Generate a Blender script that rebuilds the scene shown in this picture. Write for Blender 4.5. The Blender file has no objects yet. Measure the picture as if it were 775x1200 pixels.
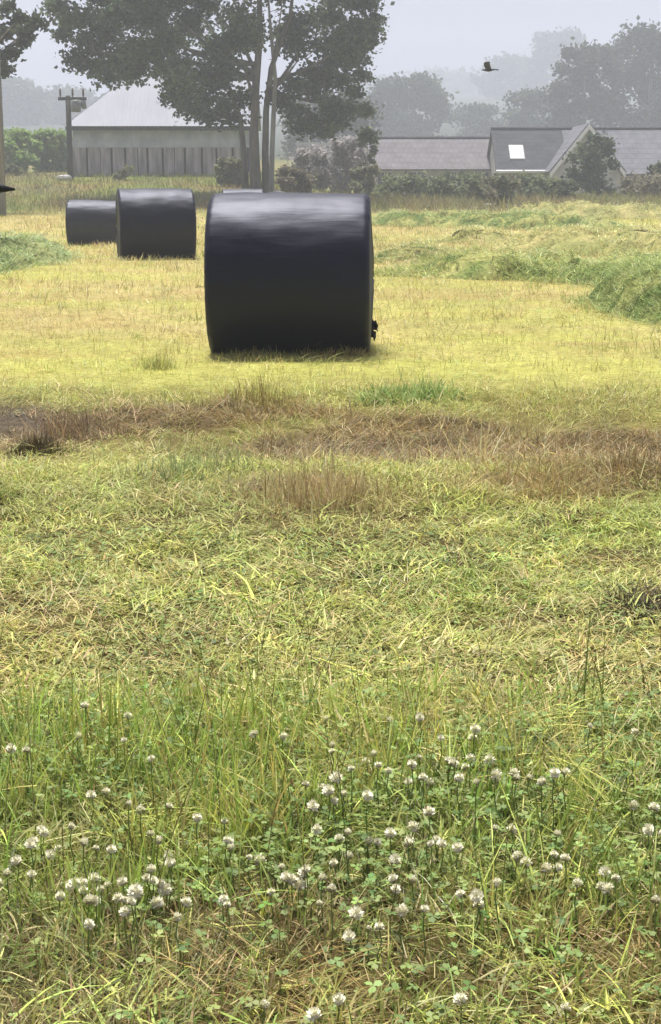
import bpy, math, random
import numpy as np
from mathutils import Vector, Matrix
R = math.radians
rng = np.random.default_rng(7)
random.seed(7)
sc = bpy.context.scene
COL = sc.collection

# ------------------------------------------------------------------ camera, sky, sun, exposure
CAM_Z, FPX, PITCH = 1.30, 1800.0, math.atan(385 / 1800.0)
cam = bpy.data.objects.new('camera', bpy.data.cameras.new('camera'))
COL.objects.link(cam)
cam.location = (0, 0, CAM_Z)
cam.rotation_euler = (math.pi / 2 - PITCH, 0, 0)
cam.data.sensor_fit = 'VERTICAL'
cam.data.sensor_height = 24
cam.data.lens = 24 * FPX / 1200.0
cam.data.clip_start, cam.data.clip_end = 0.05, 3000
sc.camera = cam

SUN_EL, SUN_AZ = R(69), R(-12)          # azimuth measured from +Y towards +X: high behind thin cloud, a little ahead
world = bpy.data.worlds.new('World'); sc.world = world; world.use_nodes = True
wn = world.node_tree.nodes; wl = world.node_tree.links
wn.clear()
sky = wn.new('ShaderNodeTexSky'); sky.sky_type = 'NISHITA'; sky.sun_disc = False
sky.sun_elevation = SUN_EL; sky.sun_rotation = SUN_AZ; sky.air_density = 1.0; sky.dust_density = 2.0; sky.ozone_density = 1.0
hsv = wn.new('ShaderNodeHueSaturation'); hsv.inputs['Saturation'].default_value = 0.35
mixw = wn.new('ShaderNodeMix'); mixw.data_type = 'RGBA'; mixw.inputs[0].default_value = 0.92
mixw.inputs[7].default_value = (1.62, 1.62, 2.15, 1)       # cloud layer
bg = wn.new('ShaderNodeBackground'); bg.inputs['Strength'].default_value = 0.10
wo = wn.new('ShaderNodeOutputWorld')
wl.new(sky.outputs[0], hsv.inputs['Color']); wl.new(hsv.outputs[0], mixw.inputs[6])
wtc = wn.new('ShaderNodeTexCoord'); wmp = wn.new('ShaderNodeMapping'); wmp.inputs['Scale'].default_value = (1, 1, 3.5)
wnz = wn.new('ShaderNodeTexNoise'); wnz.inputs['Scale'].default_value = 2.2; wnz.inputs['Detail'].default_value = 4
wmr = wn.new('ShaderNodeMapRange'); wmr.inputs['From Min'].default_value = .3; wmr.inputs['From Max'].default_value = .7; wmr.inputs['To Min'].default_value = .84; wmr.inputs['To Max'].default_value = 1.16
wmu = wn.new('ShaderNodeVectorMath'); wmu.operation = 'SCALE'
wl.new(wtc.outputs['Generated'], wmp.inputs[0]); wl.new(wmp.outputs[0], wnz.inputs['Vector']); wl.new(wnz.outputs[0], wmr.inputs['Value'])
wl.new(mixw.outputs[2], wmu.inputs[0]); wl.new(wmr.outputs[0], wmu.inputs['Scale']); wl.new(wmu.outputs[0], bg.inputs['Color']); wl.new(bg.outputs[0], wo.inputs['Surface'])

sun = bpy.data.objects.new('sun', bpy.data.lights.new('sun', 'SUN'))
COL.objects.link(sun)
sun.data.energy = 3.4; sun.data.angle = R(14); sun.data.color = (1.0, 0.965, 0.90)
sd = Vector((math.sin(SUN_AZ) * math.cos(SUN_EL), math.cos(SUN_AZ) * math.cos(SUN_EL), math.sin(SUN_EL)))
sun.rotation_euler = sd.to_track_quat('Z', 'Y').to_euler(); sun.location = (0, 0, 60)

sc.view_settings.view_transform = 'Standard'; sc.view_settings.look = 'None'
sc.view_settings.gamma = 1; sc.view_settings.use_curve_mapping = False
sc.view_settings.exposure = 1.26
sc.render.engine = 'CYCLES'
sc.cycles.use_denoising = True
sc.cycles.max_bounces = 8; sc.cycles.diffuse_bounces = 3; sc.cycles.glossy_bounces = 2
sc.cycles.transmission_bounces = 3; sc.cycles.volume_bounces = 3; sc.cycles.transparent_max_bounces = 4
sc.cycles.use_adaptive_sampling = True; sc.cycles.adaptive_threshold = 0.02

# ------------------------------------------------------------------ helpers
def lin(r, g, b):
    f = lambda c: (c / 255 / 12.92) if c / 255 <= 0.04045 else ((c / 255 + 0.055) / 1.055) ** 2.4
    return np.array([f(r), f(g), f(b)])

def ray(px, py):
    x, y = (px - 387.5) / FPX, (600 - py) / FPX
    c, s = math.cos(PITCH), math.sin(PITCH)
    return np.array([x, c + y * s, -s + y * c])      # camera looks along +Y, tilted down

def at(px, py, Y):                                   # point on the vertical plane y = Y
    d = ray(px, py); t = Y / d[1]
    return np.array([d[0] * t, Y, CAM_Z + d[2] * t])

def on_z(px, py, z=0.0):                             # point on the level plane z
    d = ray(px, py); t = (z - CAM_Z) / d[2]
    return np.array([d[0] * t, d[1] * t, z])

def hash2(ix, iy, seed):
    n = (ix.astype(np.int64) * 374761393 + iy.astype(np.int64) * 668265263 + seed * 1442695041) & 0x7fffffff
    n = ((n ^ (n >> 13)) * 1274126177) & 0x7fffffff
    return ((n ^ (n >> 16)) & 0xffff) / 65535.0

def vnoise(x, y, seed=0):
    x = np.asarray(x, float); y = np.asarray(y, float)
    ix, iy = np.floor(x), np.floor(y); fx, fy = x - ix, y - iy
    fx = fx * fx * (3 - 2 * fx); fy = fy * fy * (3 - 2 * fy)
    a, b = hash2(ix, iy, seed), hash2(ix + 1, iy, seed)
    c, d = hash2(ix, iy + 1, seed), hash2(ix + 1, iy + 1, seed)
    return (a * (1 - fx) + b * fx) * (1 - fy) + (c * (1 - fx) + d * fx) * fy

def fbm(x, y, seed=0, oct=4):
    s, a, t = 0, 1, 0
    for i in range(oct):
        s = s + a * vnoise(np.asarray(x) * 2 ** i, np.asarray(y) * 2 ** i, seed + i * 17); t += a; a *= 0.5
    return s / t

def sstep(a, b, v):
    t = np.clip((np.asarray(v, float) - a) / (b - a), 0, 1); return t * t * (3 - 2 * t)

# height of the ground in metres
PY = [-50, 32, 45, 58, 70, 76, 84, 95, 140, 250, 400, 640, 900]
PL = [0, 0, -.02, .02, .15, .35, .95, 1.75, 2.6, 6, 14, 28, 46]      # under the barn the land climbs
PR = [0, 0, 0, .02, .12, .25, .35, .30, .3, 5, 16, 34, 52]           # lower by the cottages
def hgt(x, y):
    x = np.asarray(x, float); y = np.asarray(y, float)
    k = sstep(-4, 2, x)
    z = np.interp(y, PY, PL) * (1 - k) + np.interp(y, PY, PR) * k
    z = z - 0.26 * np.exp(-(((x + 7.2) / 6) ** 2 + ((y - 40) / 6) ** 2))
    z = z + 0.03 * (fbm(x * 1.3, y * 1.3, 3, 3) - .5) * sstep(60, 40, y) + 0.5 * (fbm(x * .08, y * .08, 5, 3) - .5) * sstep(60, 110, y)
    yc = 8.1 + 0.5 * (fbm(x * .35, 0 * x, 9, 2) - .5)
    z = z - 0.09 * np.exp(-((y - yc) / .8) ** 2) * (0.5 + fbm(x * .9, y * 1.4, 21, 3))
    z = z + 0.05 * (fbm(x * 3.0, y * 3.0, 31, 3) - .5) * sstep(9.8, 9, y) * sstep(4, 6.2, y)
    return z

# own colour of the vegetation and soil at a spot
YEL, YEL2, STR = lin(184, 173, 117), lin(174, 168, 106), lin(185, 164, 114)
GRN, GRN2, LIM = lin(154, 166, 84), lin(120, 136, 66), lin(182, 187, 98)
BRN, BRN2, MUD = lin(146, 124, 78), lin(108, 92, 60), lin(98, 92, 92)
PNK, TAN, OLV = lin(184, 168, 112), lin(168, 150, 98), lin(122, 120, 78)
def mixc(a, b, k):
    k = np.asarray(k)[..., None]; return a * (1 - k) + b * k
PATCH = [(90, 488, .55, .45), (200, 484, .5, .28), (330, 478, .6, .22), (415, 508, .62, .6), (365, 578, .32, .45), (500, 488, .55, .35), (625, 522, .5, .7), (725, 532, .55, .9), (640, 575, .35, .3), (745, 498, .7, .4), (35, 512, .3, .25), (-90, 500, .8, .6), (880, 530, .8, .9)]
PATCH = [(*on_z(a, b, 0)[:2], rx, ry) for a, b, rx, ry in PATCH]
def dead(x, y):
    """how far the dead brown growth covers a spot, 0 to 1"""
    wx, wy = x + .5 * (fbm(x * 2.1, y * 2.1, 34, 3) - .5), y + .5 * (fbm(x * 2.1, y * 2.1, 35, 3) - .5)
    m = 0
    for px, py, rx, ry in PATCH: m = np.maximum(m, np.exp(-(((wx - px) / rx) ** 2 + ((wy - py) / ry) ** 2)))
    return sstep(.25, .6, m * (.65 + .7 * fbm(x * 3, y * 3, 36, 3)))
def albedo(x, y):
    x = np.asarray(x, float); y = np.asarray(y, float)
    yw = y + ((fbm(x * .5, y * .4, 40, 3) - .5) * 2.2 + (fbm(x * 1.9, y * 1.3, 39, 3) - .5) * 1.4) * np.clip(y / 8, .3, 1.3)
    n1, n2, n3 = fbm(x * .6, y * .35, 41, 4), fbm(x * 2.2, y * 1.6, 45, 4), fbm(x * .12, y * .09, 47, 3)
    c = mixc(YEL[None], YEL2[None], sstep(.4, .65, n1).ravel()).reshape(x.shape + (3,)) if x.ndim else YEL
    c = mixc(c, STR, sstep(.5, .75, n2) * .6)
    c = mixc(c, LIM, sstep(.52, .72, n3) * .55)
    c = mixc(c, GRN, sstep(.62, .8, n2 * .5 + n1 * .5) * .5 * sstep(26, 12, y))
    st = fbm(x * .22 + 3, y * 1.1, 87, 4)                                    # faint lines left by mower and rake
    c = mixc(c, TAN, sstep(.52, .68, st) * .5); c = mixc(c, LIM, sstep(.46, .32, st) * .4)
    # brown band of dead growth along the shallow ditch
    band = sstep(6.7, 7.4, yw + .3 * x) * sstep(9.5, 8.9, yw)
    b = mixc(np.broadcast_to(BRN, c.shape), BRN2, sstep(.42, .62, n2)); b = mixc(b, TAN, sstep(.55, .75, n1) * .7)
    c = mixc(c, b, np.clip(.9 * dead(x, y) + .12 * band, 0, .95))
    mud = np.exp(-(((x + 2.1) / .75) ** 2 + ((y - 8.75) / .5) ** 2)) + .6 * np.exp(-(((x - .15) / .8) ** 2 + ((y - 8.0) / .35) ** 2))
    c = mixc(c, MUD, np.clip(mud * 1.5 * sstep(.25, .5, n2 + .15), 0, .95))
    # green regrowth in front of it
    g = mixc(np.broadcast_to(GRN, c.shape), LIM, sstep(.4, .65, n1)); g = mixc(g, GRN2, sstep(.55, .75, n2) * .7); g = mixc(g, YEL2, sstep(.5, .7, fbm(x * 1.1, y, 77, 3)) * .6)
    c = mixc(c, g, sstep(6.9, 6.1, yw) * .92 * (1 - .8 * dead(x, y)))
    p = mixc(np.broadcast_to(PNK, c.shape), GRN, sstep(.45, .7, n2) * .6)
    c = mixc(c, p, sstep(4.7, 4.2, yw) * .5)
    f = mixc(np.broadcast_to(GRN2, c.shape), TAN, sstep(.5, .75, n2) * .6)
    c = mixc(c, f, sstep(3.7, 3.35, yw))
    br = mixc(np.broadcast_to(OLV, c.shape), BRN, sstep(.4, .65, n2)); br = mixc(br, GRN2, sstep(.5, .7, n1 + .15 * sstep(-.3, .3, x)) * .7)
    c = mixc(c, br, sstep(2.65, 2.4, yw))
    # rough verge beyond the mown field
    v = mixc(np.broadcast_to(OLV, c.shape), BRN, sstep(.45, .65, n1) * .6); v = mixc(v, GRN2, sstep(.5, .7, fbm(x * .2, y * .2, 81, 3)) * .7)
    c = mixc(c, v, sstep(58, 68, y + 6 * (n3 - .5)))
    c = mixc(c, np.array([.05, .065, .04]), sstep(150, 220, y))          # wooded slopes far off
    return c

def finish(o, label=None, cat=None, group=None, kind=None):
    if label: o['label'] = label
    if cat: o['category'] = cat
    if group: o['group'] = group
    if kind: o['kind'] = kind
    return o

def link(name, me, mat, parent=None):
    o = bpy.data.objects.new(name, me); COL.objects.link(o)
    if mat is not None and not me.materials: me.materials.append(mat)
    if parent is not None: o.parent = parent
    return o

def empty(name, loc=(0, 0, 0), rz=0):
    o = bpy.data.objects.new(name, None); COL.objects.link(o); o.empty_display_size = .2
    o.location = loc; o.rotation_euler = (0, 0, rz); return o

def tri_mesh(name, V, F, C=None, smooth=False):
    me = bpy.data.meshes.new(name)
    V = np.asarray(V, np.float32); F = np.asarray(F, np.int32); k = F.shape[1]
    me.vertices.add(len(V)); me.vertices.foreach_set('co', V.ravel())
    me.loops.add(F.size); me.loops.foreach_set('vertex_index', F.ravel())
    me.polygons.add(len(F)); me.polygons.foreach_set('loop_start', np.arange(len(F), dtype=np.int32) * k)
    if smooth: me.polygons.foreach_set('use_smooth', np.ones(len(F), bool))
    me.update(calc_edges=True); me.validate()
    if C is not None:
        a = me.attributes.new('col', 'FLOAT_COLOR', 'POINT')
        a.data.foreach_set('color', np.concatenate([C, np.ones((len(C), 1))], 1).astype(np.float32).ravel())
    return me

class MB:
    """collects quads / triangles into one mesh"""
    def __init__(s): s.v, s.f = [], []
    def add(s, vs, fs):
        b = len(s.v); s.v += [tuple(p) for p in vs]; s.f += [tuple(b + i for i in f) for f in fs]; return s
    def box(s, lo, hi):
        x0, y0, z0 = lo; x1, y1, z1 = hi
        return s.add([(x0, y0, z0), (x1, y0, z0), (x1, y1, z0), (x0, y1, z0), (x0, y0, z1), (x1, y0, z1), (x1, y1, z1), (x0, y1, z1)],
                     [(3, 2, 1, 0), (4, 5, 6, 7), (0, 1, 5, 4), (1, 2, 6, 5), (2, 3, 7, 6), (3, 0, 4, 7)])
    def slab(s, pts, t):
        """planar polygon given a thickness t along its normal"""
        p = [Vector(q) for q in pts]; n = (p[1] - p[0]).cross(p[2] - p[0]).normalized() * t; k = len(p)
        return s.add(p + [q - n for q in p], [tuple(range(k)), tuple(range(2 * k - 1, k - 1, -1))] +
                     [(i, i + k, (i + 1) % k + k, (i + 1) % k) for i in range(k)])
    def tube(s, pts, rad, seg=8, caps=True):
        pts = [Vector(p) for p in pts]; rings = []
        for i, p in enumerate(pts):
            d = (pts[min(i + 1, len(pts) - 1)] - pts[max(i - 1, 0)]).normalized()
            a = d.cross(Vector((0.31, 0.9, 0.2))).normalized(); b = d.cross(a)
            r = rad[i] if hasattr(rad, '__len__') else rad
            rings.append([p + a * (r * math.cos(2 * math.pi * k / seg)) + b * (r * math.sin(2 * math.pi * k / seg)) for k in range(seg)])
        vs = [q for r_ in rings for q in r_]; fs = []
        for i in range(len(pts) - 1):
            for k in range(seg): fs.append((i * seg + k, i * seg + (k + 1) % seg, (i + 1) * seg + (k + 1) % seg, (i + 1) * seg + k))
        if caps: fs += [tuple(range(seg - 1, -1, -1)), tuple((len(pts) - 1) * seg + k for k in range(seg))]
        return s.add(vs, fs)
    def build(s, name, mat, parent=None, smooth=False):
        me = bpy.data.meshes.new(name); me.from_pydata(s.v, [], s.f); me.update()
        if smooth: me.polygons.foreach_set('use_smooth', np.ones(len(me.polygons), bool))
        return link(name, me, mat, parent)

# ------------------------------------------------------------------ materials
def mat_base(name):
    m = bpy.data.materials.new(name); m.use_nodes = True
    nt = m.node_tree; p = nt.nodes['Principled BSDF']; return m, nt, p

def noise_mat(name, c1, c2, scale=4.0, rough=.8, bump=0.0, bscale=20, stretch=(1, 1, 1), spec=.3, detail=6):
    m, nt, p = mat_base(name); N, L = nt.nodes, nt.links
    tc = N.new('ShaderNodeTexCoord'); mp = N.new('ShaderNodeMapping'); mp.inputs['Scale'].default_value = stretch
    L.new(tc.outputs['Object'], mp.inputs[0])
    n = N.new('ShaderNodeTexNoise'); n.inputs['Scale'].default_value = scale; n.inputs['Detail'].default_value = detail
    L.new(mp.outputs[0], n.inputs['Vector'])
    r = N.new('ShaderNodeValToRGB'); r.color_ramp.elements[0].position = .35; r.color_ramp.elements[1].position = .68
    r.color_ramp.elements[0].color = (*c1, 1); r.color_ramp.elements[1].color = (*c2, 1)
    L.new(n.outputs[0], r.inputs[0]); L.new(r.outputs[0], p.inputs['Base Color'])
    p.inputs['Roughness'].default_value = rough; p.inputs['Specular IOR Level'].default_value = spec
    if bump:
        n2 = N.new('ShaderNodeTexNoise'); n2.inputs['Scale'].default_value = bscale; n2.inputs['Detail'].default_value = 5
        L.new(mp.outputs[0], n2.inputs['Vector'])
        b = N.new('ShaderNodeBump'); b.inputs['Strength'].default_value = bump; b.inputs['Distance'].default_value = .03
        L.new(n2.outputs[0], b.inputs['Height']); L.new(b.outputs[0], p.inputs['Normal'])
    return m

def roof_mat(name, c1, c2, row=.28, w=.5):
    m = noise_mat(name, c1, c2, 1.3, .85, 0, 20); nt = m.node_tree; N, L = nt.nodes, nt.links; p = N['Principled BSDF']
    tc = N.new('ShaderNodeTexCoord'); mp = N.new('ShaderNodeMapping'); mp.vector_type = 'POINT'
    sp = N.new('ShaderNodeSeparateXYZ'); cb = N.new('ShaderNodeCombineXYZ'); L.new(tc.outputs['Object'], sp.inputs[0])
    L.new(sp.outputs['X'], cb.inputs['X']); L.new(sp.outputs['Z'], cb.inputs['Y'])
    b = N.new('ShaderNodeTexBrick'); b.inputs['Scale'].default_value = 1; b.inputs['Brick Width'].default_value = w; b.inputs['Row Height'].default_value = row; b.inputs['Mortar Size'].default_value = .03; b.inputs['Mortar Smooth'].default_value = .3
    b.inputs['Color1'].default_value = (.93, .93, .93, 1); b.inputs['Color2'].default_value = (1.05, 1.05, 1.05, 1); b.inputs['Mortar'].default_value = (.78, .78, .78, 1)
    L.new(cb.outputs[0], b.inputs['Vector'])
    mx = N.new('ShaderNodeMix'); mx.data_type = 'RGBA'; mx.blend_type = 'MULTIPLY'; mx.inputs[0].default_value = 1
    src = p.inputs['Base Color'].links[0].from_socket; L.new(src, mx.inputs[6]); L.new(b.outputs['Color'], mx.inputs[7]); L.new(mx.outputs[2], p.inputs['Base Color'])
    bp = N.new('ShaderNodeBump'); bp.inputs['Strength'].default_value = .5; bp.inputs['Distance'].default_value = .03; L.new(b.outputs['Fac'], bp.inputs['Height']); bp.invert = True; L.new(bp.outputs[0], p.inputs['Normal'])
    return m

def leaf_mat(name, trans=.3, rough=.55, spec=.25):
    m, nt, p = mat_base(name); N, L = nt.nodes, nt.links
    a = N.new('ShaderNodeAttribute'); a.attribute_name = 'col'
    L.new(a.outputs['Color'], p.inputs['Base Color'])
    p.inputs['Roughness'].default_value = rough; p.inputs['Specular IOR Level'].default_value = spec
    t = N.new('ShaderNodeBsdfTranslucent'); L.new(a.outputs['Color'], t.inputs['Color'])
    mx = N.new('ShaderNodeMixShader'); mx.inputs[0].default_value = trans
    L.new(p.outputs[0], mx.inputs[1]); L.new(t.outputs[0], mx.inputs[2])
    L.new(mx.outputs[0], N['Material Output'].inputs['Surface']); return m

def ground_mat():
    m, nt, p = mat_base('soil_and_thatch'); N, L = nt.nodes, nt.links
    a = N.new('ShaderNodeAttribute'); a.attribute_name = 'col'
    tc = N.new('ShaderNodeTexCoord')
    n = N.new('ShaderNodeTexNoise'); n.inputs['Scale'].default_value = 14; n.inputs['Detail'].default_value = 8; n.inputs['Roughness'].default_value = .7
    L.new(tc.outputs['Object'], n.inputs['Vector'])
    r = N.new('ShaderNodeValToRGB'); r.color_ramp.elements[0].position = .3; r.color_ramp.elements[1].position = .7
    r.color_ramp.elements[0].color = (.5, .47, .42, 1); r.color_ramp.elements[1].color = (1.1, 1.08, 1.0, 1)
    L.new(n.outputs[0], r.inputs[0])
    mx = N.new('ShaderNodeMix'); mx.data_type = 'RGBA'; mx.blend_type = 'MULTIPLY'; mx.inputs[0].default_value = 1
    L.new(a.outputs['Color'], mx.inputs[6]); L.new(r.outputs[0], mx.inputs[7]); L.new(mx.outputs[2], p.inputs['Base Color'])
    p.inputs['Roughness'].default_value = .95; p.inputs['Specular IOR Level'].default_value = .1
    b = N.new('ShaderNodeBump'); b.inputs['Strength'].default_value = .6; b.inputs['Distance'].default_value = .02
    L.new(n.outputs[0], b.inputs['Height']); L.new(b.outputs[0], p.inputs['Normal']); return m

def film_mat():
    m, nt, p = mat_base('black_stretch_film'); N, L = nt.nodes, nt.links
    tc = N.new('ShaderNodeTexCoord')
    def nz(scale, rot, sc_, det, rough=.55):
        mp = N.new('ShaderNodeMapping'); mp.inputs['Scale'].default_value = scale; mp.inputs['Rotation'].default_value = rot
        L.new(tc.outputs['Object'], mp.inputs[0]); n = N.new('ShaderNodeTexNoise'); n.inputs['Scale'].default_value = sc_
        n.inputs['Detail'].default_value = det; n.inputs['Roughness'].default_value = rough; n.inputs['Distortion'].default_value = .3
        L.new(mp.outputs[0], n.inputs['Vector']); return n
    n1 = nz((.9, 14, 14), (0, .10, 0), 2.2, 5)          # creases drawn out along the bale
    n2 = nz((1.4, 20, 20), (0, -.16, 0), 2.0, 4)        # a second pass of film crosses the first
    n3 = nz((1.6, 1.6, 1.6), (0, 0, 0), 2.5, 4)         # dents
    a1 = N.new('ShaderNodeMath'); a1.operation = 'ADD'; L.new(n1.outputs[0], a1.inputs[0]); L.new(n2.outputs[0], a1.inputs[1])
    a2 = N.new('ShaderNodeMath'); a2.operation = 'MULTIPLY_ADD'; a2.inputs[1].default_value = 3.5; L.new(n3.outputs[0], a2.inputs[0]); L.new(a1.outputs[0], a2.inputs[2])
    b = N.new('ShaderNodeBump'); b.inputs['Strength'].default_value = .13; b.inputs['Distance'].default_value = .010
    L.new(a2.outputs[0], b.inputs['Height']); L.new(b.outputs[0], p.inputs['Normal'])
    r = N.new('ShaderNodeValToRGB'); r.color_ramp.elements[0].color = (.0025, .0025, .0045, 1); r.color_ramp.elements[1].color = (.007, .007, .012, 1)
    L.new(n1.outputs[0], r.inputs[0]); L.new(r.outputs[0], p.inputs['Base Color'])
    rr = N.new('ShaderNodeMapRange'); rr.inputs['To Min'].default_value = .50; rr.inputs['To Max'].default_value = .58
    L.new(n3.outputs[0], rr.inputs['Value']); L.new(rr.outputs[0], p.inputs['Roughness'])
    p.inputs['Specular IOR Level'].default_value = .44; p.inputs['Specular Tint'].default_value = (.68, .72, 1, 1); return m

M = dict(
    ground=ground_mat(), grass=leaf_mat('grass_blade', .27), leaf=leaf_mat('tree_leaf', .48, .55), film=film_mat(),
    petal=noise_mat('clover_petal', (.80, .77, .56), (.92, .89, .72), 30, .6),
    old_petal=noise_mat('withered_petal', (.36, .33, .16), (.50, .44, .27), 30, .7),
    stem=noise_mat('green_stem', (.10, .17, .04), (.16, .22, .06), 10, .6),
    bark=noise_mat('grey_bark', (.11, .105, .085), (.24, .225, .19), 3, .9, .6, 8, (1, 1, .25)),
    pale_bark=noise_mat('pale_bark', (.20, .20, .185), (.34, .335, .31), 3, .9, .4, 8, (1, 1, .25)),
    wood_pole=noise_mat('weathered_pole_wood', (.13, .125, .12), (.24, .235, .23), 3, .9, .2, 12, (4, 4, .3)),
    dark_pole=noise_mat('dark_tarred_wood', (.03, .03, .032), (.07, .07, .072), 3, .9, .2, 12, (4, 4, .3)),
    steel=noise_mat('grey_steel', (.16, .17, .18), (.24, .25, .26), 5, .5),
    ceramic=noise_mat('brown_ceramic', (.10, .08, .07), (.16, .13, .12), 8, .3),
    board=noise_mat('weathered_pale_board', (.22, .21, .235), (.54, .49, .51), 1.6, .85, .2, 20, (2.5, 2.5, .35)),
    sheet=noise_mat('grey_wall_sheet', (.36, .39, .47), (.56, .585, .66), 1.1, .7, .1, 14),
    recess_shade=noise_mat('painted_recess_shade', (.02, .02, .022), (.05, .05, .055), 3, .9),  # near-black colour stands in for shade behind the barn boards
    tin=noise_mat('pale_tin_roof', (.33, .34, .39), (.40, .41, .46), .5, .75, .05, 30, (1, .6, .6)),
    slate=roof_mat('dark_slate_roof', (.035, .037, .047), (.062, .065, .078)),
    mauve=roof_mat('mauve_tile_roof', (.125, .115, .125), (.175, .16, .172), .36, .4),
    lilac=roof_mat('lilac_grey_roof', (.12, .12, .145), (.17, .17, .195), .34, .6),
    render=noise_mat('pale_render_wall', (.42, .41, .39), (.55, .54, .51), 1.2, .9, .1, 20),
    white=noise_mat('white_paint', (.74, .74, .74), (.84, .84, .83), 5, .5),
    glass=noise_mat('window_glass', (.03, .035, .04), (.06, .065, .07), 2, .1, spec=.6),
    skyglass=noise_mat('frosted_rooflight', (.72, .74, .76), (.82, .83, .84), 3, .25, spec=.6),
    stone=noise_mat('pale_stone', (.42, .40, .38), (.58, .56, .53), 4, .9, .5, 10),
    feather=noise_mat('black_feather', (.008, .008, .010), (.018, .018, .022), 10, .6),
)

# ------------------------------------------------------------------ the ground
ys = [-6.0]
while ys[-1] < 900: ys.append(ys[-1] + max(.03, .011 * abs(ys[-1]) if ys[-1] > 0 else .25))
ys = np.array(ys); u = np.linspace(-1, 1, 261); u = .45 * u + .55 * u ** 3
GX = u[None, :] * (7 + np.maximum(ys, 0)[:, None] * .85); GY = np.repeat(ys[:, None], len(u), 1)
GZ = hgt(GX, GY); nr, nc = GX.shape
idx = np.arange(nr * nc).reshape(nr, nc)
F = np.stack([idx[:-1, :-1], idx[:-1, 1:], idx[1:, 1:], idx[1:, :-1]], -1).reshape(-1, 4)
gc = albedo(GX.ravel(), GY.ravel())
SOIL = lin(84, 72, 46)                                # bare soil shows between the plants
gc = mixc(gc, SOIL, .55 * sstep(11, 9, GY.ravel()) + .25 * sstep(7, 6, GY.ravel()) * sstep(3.4, 3.9, GY.ravel()) + .22 * sstep(40, 12, GY.ravel()) * sstep(.3, .7, fbm(GX.ravel() * 6, GY.ravel() * 4, 99, 3)))
g_me = tri_mesh('ground', np.stack([GX.ravel(), GY.ravel(), GZ.ravel()], 1), F, gc, True)
finish(link('ground', g_me, M['ground']), kind='structure')

# ------------------------------------------------------------------ grass and other blades
def blades(P, az, L, W, th0, bend, C, segs=3, tipc=None, power=1.4, face=None):
    """P (n,3) roots; az heading; th0 lean from the vertical; bend extra lean towards the tip -> V, F, colours"""
    n = len(P); t = np.linspace(0, 1, segs + 1)
    dx, dy = np.cos(az), np.sin(az)
    pos = [P]; cur = P.copy()
    for k in range(segs):
        th = th0 + bend * (k + .5) / segs
        st = L / segs
        cur = cur + np.stack([dx * np.sin(th) * st, dy * np.sin(th) * st, np.cos(th) * st], 1); pos.append(cur)
    wa = az + np.pi / 2 + (rng.normal(0, .5, n) if face is None else face)
    wx, wy = np.cos(wa), np.sin(wa)
    V = np.empty((n, 2 * segs + 1, 3)); CC = np.empty((n, 2 * segs + 1, 3))
    if tipc is None: tipc = C
    for k in range(segs):
        w = W * (1 - t[k] ** power) * .5 * (0.75 if k == 0 else 1)
        off = np.stack([wx * w, wy * w, 0 * w], 1)
        V[:, 2 * k] = pos[k] - off; V[:, 2 * k + 1] = pos[k] + off
        cc = C * (1 - t[k]) + tipc * t[k]; CC[:, 2 * k] = cc; CC[:, 2 * k + 1] = cc
    V[:, -1] = pos[-1]; CC[:, -1] = tipc
    f = []
    for k in range(segs - 1): f += [(2 * k, 2 * k + 1, 2 * k + 3), (2 * k, 2 * k + 3, 2 * k + 2)]
    f.append((2 * segs - 2, 2 * segs - 1, 2 * segs))
    f = np.array(f)
    F = (np.arange(n)[:, None, None] * (2 * segs + 1) + f[None]).reshape(-1, 3)
    return V.reshape(-1, 3), F, CC.reshape(-1, 3)

def join(parts):
    V, F, C, b = [], [], [], 0
    for v, f, c in parts: V.append(v); F.append(f + b); C.append(c); b += len(v)
    return np.concatenate(V), np.concatenate(F), np.concatenate(C)

def stuff(name, parts, mat, label, cat, parent=None):
    V, F, C = join(parts) if isinstance(parts, list) else parts
    o = link(name, tri_mesh(name, V, F, np.clip(C, .004, .9)), mat, parent)
    if parent is None: finish(o, label, cat, None, 'stuff')
    else: o['kind'] = 'stuff'
    return o

def scatter(n, y0, y1, falloff, half=lambda y: .215 * y * 1.35 + .7):
    """random ground spots, thinning with distance like y^-falloff"""
    uu = rng.random(n)
    e = 2 - falloff                                   # pdf ~ width*y^-falloff ~ y^(1-falloff)
    y = np.exp(np.log(y0) + uu * np.log(y1 / y0)) if abs(e) < 1e-3 else (y0 ** e + uu * (y1 ** e - y0 ** e)) ** (1 / e)
    x = rng.uniform(-1, 1, n) * half(y)
    return x, y

def roots(x, y, dz=-.005): return np.stack([x, y, hgt(x, y) + dz], 1)
def vary(C, s=.18, g=.06):
    n = len(C); return C * (1 + rng.normal(0, s, n))[:, None] * (1 + rng.normal(0, g, (n, 3)))
U = lambda a, b, n: rng.uniform(a, b, n)

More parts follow.
